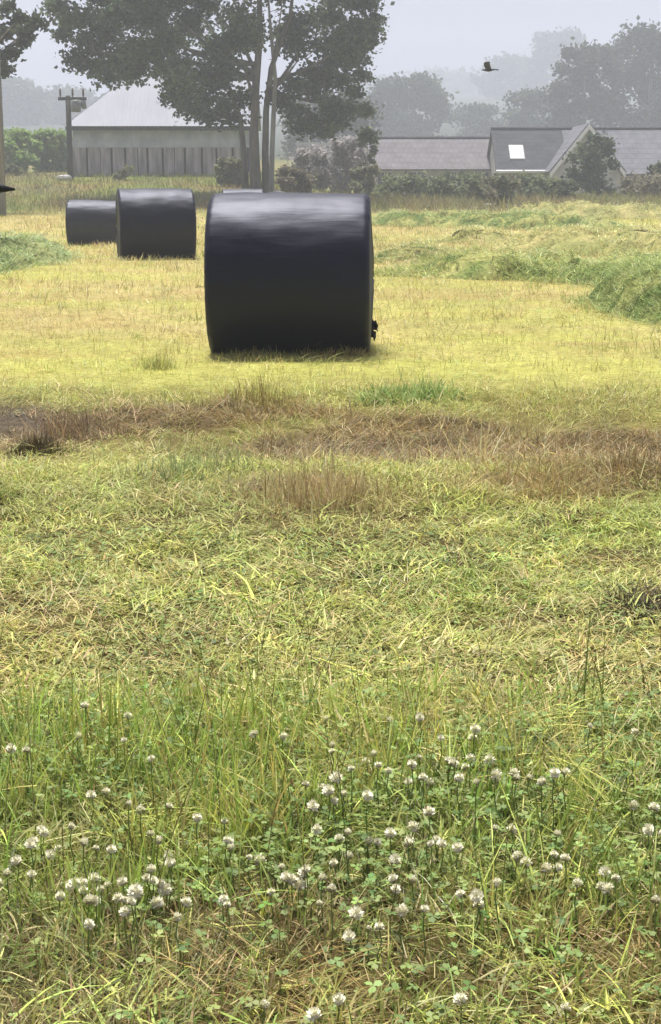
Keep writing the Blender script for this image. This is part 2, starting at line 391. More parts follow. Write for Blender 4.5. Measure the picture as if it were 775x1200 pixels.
def tufts(nc, y0, y1, fall, k, spread, L, W, lean, bend, col, flat=.3, keep=None, segs=3, half=None, cvar=.16, tip=1.1, tw=.55):
    """clumps of blades; the blades of a clump share heading, colour and vigour"""
    cx, cy = scatter(nc, y0, y1, fall) if half is None else scatter(nc, y0, y1, fall, half)
    if keep is not None:
        m = rng.random(len(cx)) < keep(cx, cy); cx, cy = cx[m], cy[m]
    nc = len(cx); size = np.exp(rng.normal(0, .45, nc)); haz = U(0, 6.28, nc); isflat = rng.random(nc) < flat
    lod = np.clip(cy / 11, 1, 4.5)
    ccol = col(cx, cy) * np.exp(rng.normal(0, cvar, nc))[:, None] * (1 + rng.normal(0, .06, (nc, 3)))
    R_ = lambda a: np.repeat(a, k, 0)
    n = nc * k; sp = R_(spread * size * lod ** .6)
    x = R_(cx) + rng.normal(0, 1, n) * sp; y = R_(cy) + rng.normal(0, 1, n) * sp
    az = np.where(R_(isflat), R_(haz) + rng.normal(0, .6, n), U(0, 6.28, n))
    th = np.where(R_(isflat), U(.9, 1.5, n), np.abs(rng.normal(lean, .3, n)))
    LL = U(L[0], L[1], n) * R_(np.clip(size, .6, 1.9)) * R_(lod) ** .45
    C = vary(R_(ccol), .14)
    P = roots(x, y); P[:, 2] += np.where(R_(isflat), U(0, .03, n) * R_(size), 0)
    C = C * (1 + .12 * sstep(7, 5, y))[:, None]
    return blades(P, az, LL, U(W[0], W[1], n) * R_(lod), th, U(0, bend, n), C, segs, C * tip)
def pick(*cw):
    """random pick among colours, weights first"""
    w = np.array([c[0] for c in cw], float); w /= w.sum(); cols = np.array([c[1] for c in cw])
    return lambda x, y: cols[rng.choice(len(w), len(x), p=w)]
def blend(f, k): return lambda x, y: albedo(x, y) * (1 - k) + f(x, y) * k
PALE, DARKG, RUST = lin(206, 190, 142), lin(84, 100, 46), lin(138, 114, 76)

# stubble of the mown field, thinning out with distance
def stubble():
    out = []
    x, y = scatter(110000, 8.8, 72, 1.75); n = len(x)
    C = vary(albedo(x, y), .2) * 1.1
    sc_ = np.clip(y / 12, 1, 4.5)
    flat = rng.random(n) < .7
    L = U(.04, .10, n) * sc_ ** .6; th = np.where(flat, U(1.15, 1.55, n), U(.1, .9, n))
    out.append(blades(roots(x, y, .004), U(0, 6.28, n), L, U(.003, .006, n) * sc_, th, U(0, .25, n), C, 2, C * 1.08))
    out.append(tufts(5200, 8.9, 70, 1.6, 14, .05, (.04, .10), (.004, .008), .7, .6, blend(pick((3, YEL), (2, PALE), (2, YEL2), (1.2, GRN), (.8, TAN)), .6), .65, segs=2))
    out.append(tufts(700, 9.2, 64, 1.2, 22, .07, (.05, .13), (.004, .008), .6, .7, blend(pick((3, GRN), (2, GRN2), (2, OLV), (1, BRN)), .75), .3,
                     keep=lambda a, b: .2 + .8 * sstep(.45, .65, fbm(a * .25, b * .2, 62, 3)), segs=2))
    return out
stuff('mown_stubble', stubble(), M['grass'], 'yellow straw stubble and loose clippings covering the mown field around the bales', 'stubble')

def litter():
    out = []
    x, y = scatter(42000, 3.0, 7.4, .9); n = len(x)
    C = vary(mixc(albedo(x, y), PALE, np.where(rng.random(n) < .2, .6, 0.)), .26, .07) * 1.12
    hp = fbm(x * 5, y * 5, 63, 2)
    P = roots(x, y, .0); P[:, 2] += U(0, .03, n) * (.3 + 1.6 * hp)
    out.append(blades(P, U(0, 6.28, n), U(.03, .09, n), U(.003, .006, n), U(1.0, 1.65, n), U(-.2, .5, n), C, 2, C * 1.1))
    grn = pick((4, GRN), (5, LIM), (1.6, GRN2), (2, YEL2), (1.3, PALE), (.7, DARKG))
    clump = lambda a, b: .08 + .92 * sstep(.42, .58, fbm(a * 4.2, b * 3.4, 64, 3))
    out.append(tufts(11000, 3.5, 7.3, .9, 11, .022, (.025, .060), (.005, .010), .75, 1.1, blend(grn, .6), .4, segs=3, keep=clump, cvar=.24, tip=1.2))
    out.append(tufts(4200, 3.5, 7.3, .9, 7, .03, (.02, .045), (.004, .008), .9, 1.0, blend(pick((2, DARKG), (2, GRN2), (2, OLV), (1, BRN)), .6), .5, segs=2, cvar=.2))
    out.append(tufts(1500, 3.2, 5.2, .9, 12, .03, (.03, .08), (.003, .006), .9, .7, pick((2, PNK), (2, PALE), (1, BRN), (2, YEL2)), .8, segs=2))
    return out
stuff('cut_grass_litter', litter(), M['grass'], 'green and tan regrowth with loose clippings between the brown strip and the clover', 'cut grass')

def dead_band():
    out = []
    nomud = lambda a, b: 1 - 1.2 * np.exp(-(((a + 2.1) / .7) ** 2 + ((b - 8.75) / .4) ** 2))
    cover = lambda a, b: np.clip(dead(a, b) * nomud(a, b), 0, 1)
    dry = pick((2.4, TAN), (2.8, BRN), (2.4, BRN2), (1.2, PALE), (.8, RUST), (.5, OLV))
    out.append(tufts(9000, 5.9, 9.9, 1.0, 13, .04, (.04, .12), (.003, .006), .75, .8, blend(dry, .7), .78, keep=cover, cvar=.28))
    out.append(tufts(1200, 5.9, 9.9, 1.0, 16, .03, (.07, .17), (.003, .0055), .4, .8, blend(dry, .8), .2,
                     keep=lambda a, b: cover(a, b) * sstep(.46, .64, fbm(a * 1.6, b * 2.2, 66, 3)), cvar=.28))
    out.append(tufts(5200, 6.0, 9.9, 1.0, 12, .035, (.03, .085), (.004, .007), .7, .8, blend(pick((2, GRN), (2, YEL2), (1, OLV), (2, LIM), (1, PALE)), .55), .5,
                     keep=lambda a, b: np.clip(nomud(a, b) * (1.05 - dead(a, b)), 0, 1), segs=2))
    return out
stuff('dead_ditch_grass', dead_band(), M['grass'], 'brown dead grass strip along the shallow ditch crossing the field', 'dead grass')

def near_grass():
    out = []
    mix = pick((3, GRN2), (3, GRN), (1.6, LIM), (1.4, DARKG), (1.2, YEL2), (.7, PALE))
    # low leafy sward with dry bits in it
    x, y = scatter(24000, 1.7, 3.7, .6); n = len(x)
    C = vary(mixc(albedo(x, y), PALE, np.where(rng.random(n) < .18, .6, 0.)), .25) * 1.1
    P = roots(x, y); P[:, 2] += U(0, .04, n)
    out.append(blades(P, U(0, 6.28, n), U(.02, .07, n), U(.002, .005, n), U(.7, 1.6, n), U(-.2, .6, n), C, 2, C * 1.1))
    out.append(tufts(4600, 1.75, 3.8, .6, 14, .02, (.025, .07), (.0032, .0068), .6, 1.2, blend(mix, .75), .3, cvar=.28, tip=1.2, keep=lambda a, b: .4 + .6 * sstep(.4, .58, fbm(a * 6, b * 5, 73, 3))))
    # taller grass in loose drifts
    drift = lambda a, b: sstep(.48, .7, fbm(a * 2.0, b * 1.8, 67, 3) + .4 * np.exp(-(((a + .22) / .26) ** 2)) * sstep(3.9, 3.2, b) + .10 * np.exp(-(((a + .6) / .3) ** 2)) - .10 * sstep(.0, .5, a) * sstep(3.0, 3.4, b))
    tall = pick((3, lin(138, 160, 76)), (3, lin(164, 180, 92)), (1.2, lin(104, 128, 58)), (1.5, LIM), (1, YEL2))
    out.append(tufts(760, 2.5, 3.75, .4, 14, .026, (.06, .17), (.003, .0058), .22, .9, tall, .06, keep=drift, segs=5, cvar=.18, tip=np.array([1.2, 1.12, .95])))
    out.append(tufts(240, 2.45, 3.8, .4, 5, .05, (.06, .17), (.0025, .005), .3, 1.0, tall, .1, segs=5, cvar=.18))
    # dry thin blades low at the front
    dry = pick((2, TAN), (2, BRN), (1.4, BRN2), (.5, PALE), (2, OLV), (2, GRN2))
    out.append(tufts(1900, 1.7, 2.75, .3, 14, .03, (.03, .11), (.0013, .0028), .6, .8, dry, .45, keep=lambda a, b: (.2 + .8 * sstep(.25, -.35, a)) * sstep(2.8, 2.45, b + .3 * (fbm(a * 2, b * 2, 70, 2) - .5)), cvar=.22))
    return out
stuff('tall_meadow_grass', near_grass(), M['grass'], 'long green meadow grass growing among the white clover', 'grass')

def seed_stalks():
    n = 160
    x, y = scatter(n, 2.5, 4.1, .2); x = x * .95
    az = U(0, 6.28, n); L = U(.14, .34, n) * (.8 + .4 * sstep(.6, -.3, x)); th = np.abs(rng.normal(.12, .12, n)); bd = U(.1, .8, n)
    C = vary(mixc(np.broadcast_to(lin(134, 120, 76), (n, 3)), lin(112, 122, 66), rng.random(n)), .15)
    P = roots(x, y); out = [blades(P, az, L, np.full(n, .0020), th, bd, C, 6, C, 6.0, 0.0)]
    out.append(blades(P, az, L, np.full(n, .0020), th, bd, C, 6, C, 6.0, np.pi / 2 * np.ones(n)))
    # spikelets along the upper fifth of each stalk
    segs = 12; cur = P.copy(); pts = []
    for k in range(segs):
        t_ = th + bd * (k + .5) / segs; s = L / segs
        cur = cur + np.stack([np.cos(az) * np.sin(t_) * s, np.sin(az) * np.sin(t_) * s, np.cos(t_) * s], 1)
        if k >= 9: pts.append(cur)
    for p in pts:
        for j in range(3):
            out.append(blades(p + rng.normal(0, .002, p.shape), U(0, 6.28, n), U(.010, .020, n), U(.002, .0035, n), U(.3, .9, n), 0 * az, C * np.array([1.1, .95, .85]), 2))
    return out
stuff('seed_stalks', seed_stalks(), M['grass'], 'thin brownish flowering grass stalks rising above the clover', 'grass')

# clover leaves: three leaflets on a short stalk, over the front of the meadow
def clover_leaves():
    out = []
    x, y = scatter(15000, 1.75, 5.6, 1.3); n = len(x)
    keep = rng.random(n) < (.15 + .85 * sstep(.4, .65, fbm(x * 1.8, y * 1.8, 68, 3))) * (.35 + .65 * sstep(2.35, 2.7, y)); x, y = x[keep], y[keep]; n = len(x)
    H = U(.02, .07, n) * np.where(y > 3.7, .5, 1); base = roots(x, y, 0); base[:, 2] += H; r = U(.006, .014, n); a0 = U(0, 6.28, n)
    C = vary(mixc(np.broadcast_to(lin(92, 120, 60), (n, 3)), lin(150, 168, 98), rng.random(n)), .18)
    V, Fc, CC = [], [], []; b = 0
    for j in range(3):
        a = a0 + j * 2.094; d = np.stack([np.cos(a), np.sin(a), U(-.35, .35, n)], 1); s = np.stack([-np.sin(a), np.cos(a), U(-.3, .3, n)], 1)
        q = [base, base + (d * .55 + s * .5) * r[:, None], base + (d * 1.1 + s * .32) * r[:, None], base + d * r[:, None], base + (d * 1.1 - s * .32) * r[:, None], base + (d * .55 - s * .5) * r[:, None]]
        V.append(np.stack(q, 1).reshape(-1, 3)); CC.append(np.repeat(C, 6, 0))
        f = np.array([(0, 1, 2), (0, 2, 3), (0, 3, 4), (0, 4, 5)])
        Fc.append((np.arange(n)[:, None, None] * 6 + f[None]).reshape(-1, 3) + b); b += 6 * n
    out.append((np.concatenate(V), np.concatenate(Fc), np.concatenate(CC)))
    P = roots(x, y); out.append(blades(P, a0, H + .006, np.full(n, .002), np.zeros(n), np.zeros(n), C, 2, C, 8.0))
    return out
stuff('clover_leaves', clover_leaves(), M['grass'], 'low carpet of three-part clover leaves under the white flowers', 'clover')

# ------------------------------------------------------------------ white clover flowers, one by one
def clover_head(seed, open_=1.0):
    r = np.random.default_rng(seed); m = MB(); k = 58
    for i in range(k):
        ph = i * 2.39996; ct = 1 - 1.75 * (i + .5) / k; st = math.sqrt(max(0, 1 - ct * ct))
        d = Vector((st * math.cos(ph), st * math.sin(ph), ct * .85)).normalized()
        d = (d + Vector(r.normal(0, .1, 3))).normalized(); s = d.cross(Vector((.2, .3, 1))).normalized(); up = d.cross(s)
        R0 = .0035; L = .0085 * r.uniform(.8, 1.2) * open_; w = .0026
        a, b_, c = d * R0 - s * w * .6, d * R0 + s * w * .6, d * (R0 + L * .65) + s * w + up * .0008
        e, g = d * (R0 + L * .65) - s * w + up * .0008, d * (R0 + L) - up * .001
        m.add([a, b_, c, g, e], [(0, 1, 2, 4), (4, 2, 3)])
    me = bpy.data.meshes.new('flower_head'); me.from_pydata(m.v, [], m.f); me.update(); me.materials.append(M['petal']); me.materials.append(M['old_petal'])
    me.polygons.foreach_set('material_index', [1 if i >= 2 * k * (.86 - .1 * (seed % 3)) else 0 for i in range(len(m.f))]); return me
HEADS = [clover_head(s, o) for s, o in ((1, 1.0), (2, .8), (3, 1.15), (4, .9))]
sm = MB().tube([(0, 0, 0), (.004, 0, .35), (-.003, .003, .7), (0, 0, 1)], [.0016, .0014, .0012, .0012], 5)
STEM = bpy.data.meshes.new('stem'); STEM.from_pydata(sm.v, [], sm.f); STEM.update(); STEM.materials.append(M['stem'])
FL = [(10,1026),(39,1026),(49,974),(59,1003),(111,1031),(100,1046),(111,1057),(119,1044),(137,1054),(147,1070),(160,1046),(178,1021),(199,1003),(201,1013),(193,1044),(232,960),(268,986),(219,1059),(209,1077),
 (330,1018),(343,1033),(358,1020),(351,1038),(334,1030),(379,1031),(390,1044),(384,928),(392,940),(304,1010),(310,1180),(369,1191),(266,1062),(165,951),(129,997),(371,974),(432,987),(501,953),(506,990),(517,990),(512,985),(486,1033),
 (460,1031),(464,1008),(535,995),(540,1049),(579,972),(581,1036),(602,1008),(615,1013),(608,1005),(641,1020),(654,1018),(654,979),(705,1041),(712,1044),(721,1031),(760,974),(770,1057),(470,1070),(496,1067),(445,1088),(432,1090),
 (419,1072),(563,1062),(411,1005),(380,925),(540,1173),(396,1173),(664,1183),(390,882),(440,885),(481,897),(496,913),(527,892),(553,890),(445,898),(581,915),(607,913),(396,913),(633,918),(558,918),(20,1010),(86,1040),(70,1052),(181,1033),(152,1058)]
fl = [on_z(px + random.uniform(-2, 2), py, h) for px, py in FL for h in [random.uniform(.07, .15) if py < 960 else random.uniform(.05, .11)]]
for p in list(fl):
    if p[1] > 2.4 and random.random() < .45:           # clover flowers stand in loose clusters
        a, r_ = random.uniform(0, 6.28), random.uniform(.02, .08); fl.append(np.array([p[0] + r_ * math.cos(a), p[1] + r_ * math.sin(a), p[2] * random.uniform(.7, 1.1)]))
for _ in range(60):
    yy = random.uniform(2.5, 3.4); fl.append(np.array([random.uniform(-1, 1) * (yy * .225 + .05), yy, random.uniform(.05, .14)]))
for i, p in enumerate(fl):
    gz = float(hgt(p[0], p[1])); hh = max(.03, p[2] - gz)
    lowp = p[1] < 2.45
    root = empty('clover_flower', (p[0], p[1], gz), random.uniform(0, 6.28))
    finish(root, 'single white clover flower low in the dry brown grass' if lowp else 'single round white clover flower among the long green meadow grass', 'flower',
           'clover flowers in the dry grass' if lowp else 'clover flowers in the green grass')
    s = link('stem', STEM, None, root); s.scale = (1, 1, hh)
    h = link('flower_head', HEADS[i % 4], None, root); h.location = (0, 0, hh + .003)
    k = random.uniform(.62, 1.1); h.scale = (k, k, k); h.rotation_euler = (random.uniform(-.5, .5), random.uniform(-.5, .5), 0)

# ------------------------------------------------------------------ wrapped bales
def make_bale(px0, px1, row_base, D, Lb, rz, label, dist=None, tail=None, seed=0):
    c = on_z((px0 + px1) / 2, row_base, 0) if dist is None else at((px0 + px1) / 2, row_base, dist)
    cx, cy = c[0], c[1]
    if dist is None: cy += .18
    gz = float(hgt(cx, cy)) - .015
    root = empty('wrapped_bale', (cx, cy, gz), rz)
    finish(root, label, 'bale', 'black wrapped silage bales on the mown field')
    Rr = D / 2; nT, prof = 112, []
    rc = .055; q = 9
    for i in range(q + 1):
        a = math.pi / 2 * i / q; prof.append((-Lb / 2 + rc - rc * math.cos(a), Rr - rc + rc * math.sin(a)))
    for i in range(1, 24):
        f = i / 24; prof.append((-Lb / 2 + rc + (Lb - 2 * rc) * f, Rr + .004 * math.sin(math.pi * f)))
    prof += [(-a, r) for a, r in reversed(prof[:q + 1])]
    prof = np.array(prof); ang = np.linspace(0, 2 * np.pi, nT, endpoint=False)
    A, T = np.meshgrid(prof[:, 0], ang, indexing='ij'); RR = np.repeat(prof[:, 1][:, None], nT, 1)
    RR = RR + .022 * (fbm(A * 3 + seed * 9, np.cos(T) * 2 + 5, 90 + seed, 3) + fbm(A * 3, np.sin(T) * 2 + 9, 95 + seed, 3) - 1)
    # overlapping layers of film: shallow steps that run along the bale and cross at a slant
    step = lambda v: .5 - np.clip((v % 1) * 7, 0, 1) + (v % 1) * .5
    RR = RR + .0065 * step(T * 2.6 + A * .55 + seed + .15 * fbm(A * 2, T, 88 + seed, 2)) + .0055 * step(T * 3.7 - A * .8 + .2 * fbm(A * 2, T * 1.3, 89 + seed, 2))
    rim = np.exp(-((np.abs(A) - Lb / 2) / .07) ** 2)    # film puckers where it turns over the edge
    RR = RR + rim * .010 * (fbm(np.cos(T) * 9 + 20, np.sin(T) * 9 + 20, 86 + seed, 2) - .5) * 2 + rim * .004 * np.sin(T * 31 + 3 * np.sin(T * 4 + seed))
    RR = RR + .012 * np.sin(A * 2.1 + seed * 2) * np.cos(T + seed)
    Y_, Z_ = RR * np.sin(T), RR * np.cos(T)
    floor = -Rr + .055 + .02 * (seed % 3)
    sq = np.clip(floor - Z_, 0, None)
    Z_ = np.where(Z_ < floor, floor - sq * .15, Z_); Y_ = Y_ * (1 + .05 * np.exp(-((Z_ + Rr) / .25) ** 2))
    V = np.stack([A, Y_, Z_ - Z_.min()], -1)
    n0 = V.shape[0]; ii = np.arange(n0 * nT).reshape(n0, nT); jj = np.roll(ii, -1, 1)
    Fq = np.stack([ii[:-1], ii[1:], jj[1:], jj[:-1]], -1).reshape(-1, 4)
    link('film_wrap', tri_mesh('film_wrap', V.reshape(-1, 3), Fq, None, True), M['film'], root)
    for s, ring in ((-1, V[0]), (1, V[-1])):            # gathered, pleated film over each end
        m_r = 10; P_ = []
        ctr = ring.mean(0)
        for k in range(m_r):
            f = 1 - k / m_r
            pl = .010 * np.sin(ang * 23 + 2 * np.sin(ang * 5)) * (1 - f) * 1.5 + .012 * (fbm(np.cos(ang) * 3 * f + 3, np.sin(ang) * 3 * f + 7, 33 + seed, 3) - .5)
            P_.append(np.stack([ring[:, 0] + s * (.02 * (1 - f ** 2) + pl * (k > 0)), ctr[1] + (ring[:, 1] - ctr[1]) * f, ctr[2] + (ring[:, 2] - ctr[2]) * f], 1))
        Vc = np.concatenate(P_ + [ctr[None] + np.array([[s * .02, 0, 0]])]); fs = []
        for k in range(m_r - 1):
            for t in range(nT):
                q_ = (k * nT + t, k * nT + (t + 1) % nT, (k + 1) * nT + (t + 1) % nT, (k + 1) * nT + t); fs.append(q_ if s > 0 else q_[::-1])
        for t in range(nT):
            q_ = ((m_r - 1) * nT + t, (m_r - 1) * nT + (t + 1) % nT, m_r * nT); fs.append(q_ if s > 0 else q_[::-1])
        me = bpy.data.meshes.new('end_film'); me.from_pydata([tuple(v) for v in Vc], [], fs); me.update()
        me.polygons.foreach_set('use_smooth', np.ones(len(me.polygons), bool)); link('end_film', me, M['film'], root)
    for (tx, ty, tz, sx, sz, sd_) in (tail or []):      # torn, crumpled ends of film
        r = np.random.default_rng(sd_); m = MB(); n, k = 9, 7; g = []
        for i in range(n):
            for j in range(k):
                f, w = i / (n - 1), j / (k - 1) - .5
                g.append((tx + sx * f + r.normal(0, .008), ty + w * .14 * (1 - .4 * f) + .03 * math.sin(f * 7 + w * 9) + r.normal(0, .008),
                          tz + sz * f + .035 * math.sin(w * 11 + f * 4) - .05 * f * f + r.normal(0, .010)))
        m.add(g, [(i * k + j, i * k + j + 1, (i + 1) * k + j + 1, (i + 1) * k + j) for i in range(n - 1) for j in range(k - 1) if not (i > 5 and r.random() < .35)])
        m.build('film_tail', M['film'], root)
    return root
b1 = make_bale(246, 436, 412, 1.305, 1.255, R(-1.5), 'largest black wrapped bale with a torn film tail at its base', tail=[(.60, -.12, .245, .10, -.01, 5), (.60, -.05, .20, .07, -.04, 6), (-.60, -.1, 1.14, -.035, -.08, 8)], seed=1)
b2 = make_bale(131, 233, 303, 1.305, 1.33, R(11), 'black wrapped bale standing between the largest bale and the smallest one', tail=[(-.62, -.25, 1.12, -.05, -.1, 9)], seed=2)
b3 = make_bale(80, 142, 285, 1.20, 1.30, R(2), 'smallest black wrapped bale partly hidden behind the next bale', dist=40, seed=3)
b4 = make_bale(261, 309, 258, 1.28, 1.24, R(4), 'wrapped bale of which only the pale top shows behind the largest bale', dist=47, seed=4)

# straw caught against the foot of the big bale
def tuft(name, px, row, n, spread, L, C1, C2, label, cat, width=.005, lean=.35, bend=.6, segs=4, flat=.12, sy=1.0):
    c = on_z(px, row, 0); x = c[0] + rng.normal(0, spread, n); y = c[1] + rng.normal(0, spread * sy, n)
    C = vary(mixc(np.broadcast_to(C1, (n, 3)), C2, rng.random(n)), .2)
    th = np.where(rng.random(n) < flat, U(1.0, 1.5, n), np.abs(rng.normal(lean, .25, n)))
    V, F_, CC = blades(roots(x, y), U(0, 6.28, n), U(L * .25, L, n) * np.exp(-.5 * (((x - c[0]) / (spread * 1.6)) ** 2)), U(width * .6, width * 1.2, n), th, U(0, bend, n), C, segs, C * 1.1)
    o = empty(name, (c[0], c[1], float(hgt(c[0], c[1]))))
    V = V - np.array(o.location)
    finish(o, label, cat)
    q = link('blades', tri_mesh('blades', V, F_, np.clip(CC, .004, .9)), M['grass'], o); q['kind'] = 'stuff'; return o
tuft('straw_tuft', 368, 414, 420, .10, .13, STR, YEL2, 'small straw tuft against the foot of the largest bale', 'straw', flat=.3, sy=.35)
tuft('straw_tuft', 408, 416, 520, .15, .12, STR, YEL2, 'low ragged straw fringe under the torn end of the largest bale', 'straw', flat=.4, sy=.2)
tuft('straw_tuft', 290, 416, 420, .18, .09, YEL2, GRN, 'thin green and straw fringe under the unbroken end of the largest bale', 'straw', flat=.3, sy=.2)
tuft('weed_tuft', 455, 466, 700, .13, .14, lin(104, 132, 66), lin(160, 178, 98), 'dark green weed tuft alone on yellow stubble in front of the largest bale', 'weeds', .010, .7, .7)
tuft('weed_tuft', 500, 463, 700, .13, .15, lin(112, 138, 72), lin(166, 184, 106), 'taller green weed tuft beside a darker one in front of the largest bale', 'weeds', .010, .6, .7)
tuft('dead_stalk_tuft', 375, 598, 900, .17, .26, PALE, BRN, 'tall tan tuft of dead upright stalks beside the brown ditch strip', 'dead grass', .004, .18, .4)
tuft('dead_stalk_tuft', 470, 590, 420, .16, .17, TAN, lin(120, 104, 56), 'low brown tuft of dead stalks right of the tall tan tuft', 'dead grass', .004, .3, .5)
tuft('dark_grass_clump', 45, 524, 900, .075, .15, lin(62, 54, 32), lin(92, 80, 44), 'dark brown grass clump standing at the edge of the grey mud', 'grass clump', .005, .3, .6)
tuft('dark_grass_clump', 760, 716, 2600, .085, .13, lin(52, 46, 30), lin(84, 76, 46), 'flattened dark brown clump of rotting clippings on the green regrowth', 'grass clump', .006, .9, .6, flat=.5)
tuft('dead_weed', 90, 494, 420, .14, .22, lin(112, 94, 72), lin(138, 116, 82), 'purplish brown dead weed on the bank above the grey mud', 'weed', .004, .3, .5)
tuft('rush_tuft', 205, 556, 420, .13, .17, lin(122, 142, 96), lin(160, 168, 108), 'blue-green rush tuft in the ditch between mud and dead stalks', 'rushes', .006, .4, .5)
tuft('rush_tuft', 262, 545, 380, .15, .17, lin(128, 144, 96), lin(164, 168, 106), 'paler blue-green rush tuft next to the tall dead stalks', 'rushes', .006, .4, .5)
tuft('dead_weed', 305, 472, 380, .13, .24, lin(128, 112, 62), lin(150, 136, 70), 'upright olive brown dead weed rising from the far edge of the ditch', 'weed', .004, .2, .4)
tuft('tan_grass_tussock', 640, 570, 1500, .26, .20, TAN, lin(160, 134, 78), 'broad rounded tussock of dry tan grass in the brown strip', 'tussock', .004, .5, .8)
tuft('tan_grass_tussock', 735, 560, 900, .16, .20, BRN, BRN2, 'darker brown tussock beside the broad tan tussock', 'tussock', .004, .5, .8)
tuft('grass_tuft', 185, 432, 300, .07, .16, GRN, YEL2, 'small upright green tuft left of the largest bale on the stubble', 'grass tuft', .006, .3, .5)

# ------------------------------------------------------------------ windrows of cut grass
def windrow(path, width, height, nb, label, seed, c1=lin(160, 164, 104), c2=lin(202, 194, 134)):
    """path: list of ground points; a lumpy ridge with loose stalks thrown over it"""
    p = np.array(path, float); seg = np.linalg.norm(np.diff(p, axis=0), axis=1); s = np.concatenate([[0], np.cumsum(seg)])
    tot = s[-1]; ns, nw = max(30, int(tot / .08)), 41
    ss = np.linspace(0, tot, ns); cx, cy = np.interp(ss, s, p[:, 0]), np.interp(ss, s, p[:, 1])
    tx, ty = np.gradient(cx), np.gradient(cy); q = np.hypot(tx, ty); nx, ny = -ty / q, tx / q
    def shape(si, w):
        cxi, cyi = np.interp(si, ss, cx), np.interp(si, ss, cy); nxi, nyi = np.interp(si, ss, nx), np.interp(si, ss, ny)
        wob = (fbm(si * .8, 0 * si + seed, 51, 3) - .5) * width * .5
        x = cxi + nxi * (w * width + wob); y = cyi + nyi * (w * width + wob)
        end = sstep(0, width * .35, si) * sstep(tot, tot - width * .35, si)
        prof = np.clip(1 - np.abs(w * 2) ** 2.4, 0, 1) ** .7
        lump = sstep(.40, .60, fbm(x * 1.9 + seed * 7, y * 1.15, 53 + seed, 3))      # the rake leaves it in separate wads
        h = height * end * prof * (.28 + .34 * fbm(si * .9, w * 1.2 + seed, 52 + seed, 3) + .62 * lump)
        return x, y, h
    S_, W_ = np.meshgrid(ss, np.linspace(-.5, .5, nw), indexing='ij')
    x, y, h = shape(S_.ravel(), W_.ravel())
    z = hgt(x, y) + h - .02
    mid = len(ss) // 2; o = empty('grass_windrow', (cx[mid], cy[mid], float(hgt(cx[mid], cy[mid])))); off = np.array(o.location)
    ii = np.arange(ns * nw).reshape(ns, nw); Fq = np.stack([ii[:-1, :-1], ii[1:, :-1], ii[1:, 1:], ii[:-1, 1:]], -1).reshape(-1, 4)
    C = mixc(np.broadcast_to(c1, (len(x), 3)), c2, sstep(.35, .7, fbm(x * 2.5, y * 2.5, 54, 3))) * .8
    link('mound', tri_mesh('mound', np.stack([x, y, z], 1) - off, Fq, C, True), M['ground'], o)
    k = 16; nq = nb // k                              # wads of stalks that lie the same way
    sw, ww, aw, kw = U(0, tot, nq), rng.uniform(-.56, .56, nq), rng.normal(0, 1.1, nq), np.clip(rng.normal(.5, .35, nq), 0, 1)
    R_ = lambda a: np.repeat(a, k); nb = nq * k
    yq = np.interp(sw, ss, cy); lod = np.clip(yq / 12, 1, 3.5)
    si = R_(sw) + rng.normal(0, .07, nb) * R_(lod) ** .7; w = R_(ww) + rng.normal(0, .07, nb) * R_(lod) ** .7 / width; si = np.clip(si, 0, tot)
    x, y, h = shape(si, w); z = hgt(x, y) + h + U(-.02, .05, nb) * R_(np.exp(rng.normal(0, .5, nq)))
    C = vary(mixc(np.broadcast_to(c1, (nb, 3)), c2, np.clip(R_(kw) + rng.normal(0, .15, nb), 0, 1)), .14) * R_(np.exp(rng.normal(0, .2, nq)))[:, None]
    sc_ = R_(lod)
    az = np.arctan2(np.interp(si, ss, ny), np.interp(si, ss, nx)) + R_(aw) + rng.normal(0, .75, nb) + np.where(w < 0, np.pi, 0)
    bl = blades(np.stack([x, y, z], 1), az, U(.05, .14, nb) * sc_ ** .4, U(.004, .009, nb) * sc_, U(.8, 1.5, nb), U(.1, .8, nb), C, 3, C * 1.12)
    b = link('loose_stalks', tri_mesh('loose_stalks', bl[0] - off, bl[1], np.clip(bl[2], .004, .9)), M['grass'], o); b['kind'] = 'stuff'
    finish(o, label, 'windrow', 'rows of cut grass lying on the field'); return o
G = lambda px, row: on_z(px, row, 0)[:2]
windrow([G(746, 351), G(778, 359), G(820, 373), G(900, 392)], 1.3, .40, 16000, 'thick deep green windrow end with a steep cut face beside the stubble', 1, lin(112, 136, 74), lin(184, 190, 122))
windrow([G(505, 316), G(600, 320), G(700, 322), G(830, 334)], 3.0, .34, 16000, 'long lumpy green windrow running behind the thick windrow end', 2, lin(126, 146, 82), lin(188, 190, 122))
windrow([G(620, 290), G(720, 296), G(900, 300)], 4.0, .38, 8000, 'pale green windrow between the long lumpy one and the farthest ones', 3)
windrow([G(440, 309), G(470, 305), G(500, 301)], 1.2, .22, 2500, 'short green heap of cut grass just right of the largest bale', 4, lin(104, 128, 66))
windrow([G(440, 265), G(520, 263), G(600, 266), G(690, 270)], 3.5, .42, 7000, 'far green windrow lying below the olive bushes by the cottages', 5, lin(120, 142, 82), lin(184, 186, 120))
windrow([G(585, 254), G(680, 255), G(800, 257)], 4.5, .5, 5000, 'farthest pale windrow along the edge of the mown field', 6)
windrow([G(500, 283), G(560, 284), G(640, 281)], 2.4, .26, 4000, 'thin pale windrow between the far green one and the long lumpy one', 7)
windrow([G(-70, 322), G(-20, 312), G(15, 306), G(32, 298)], 1.7, .36, 9000, 'bushy green windrow beside the smaller bales, under the weathered pole', 8, lin(120, 142, 90), lin(182, 190, 132))

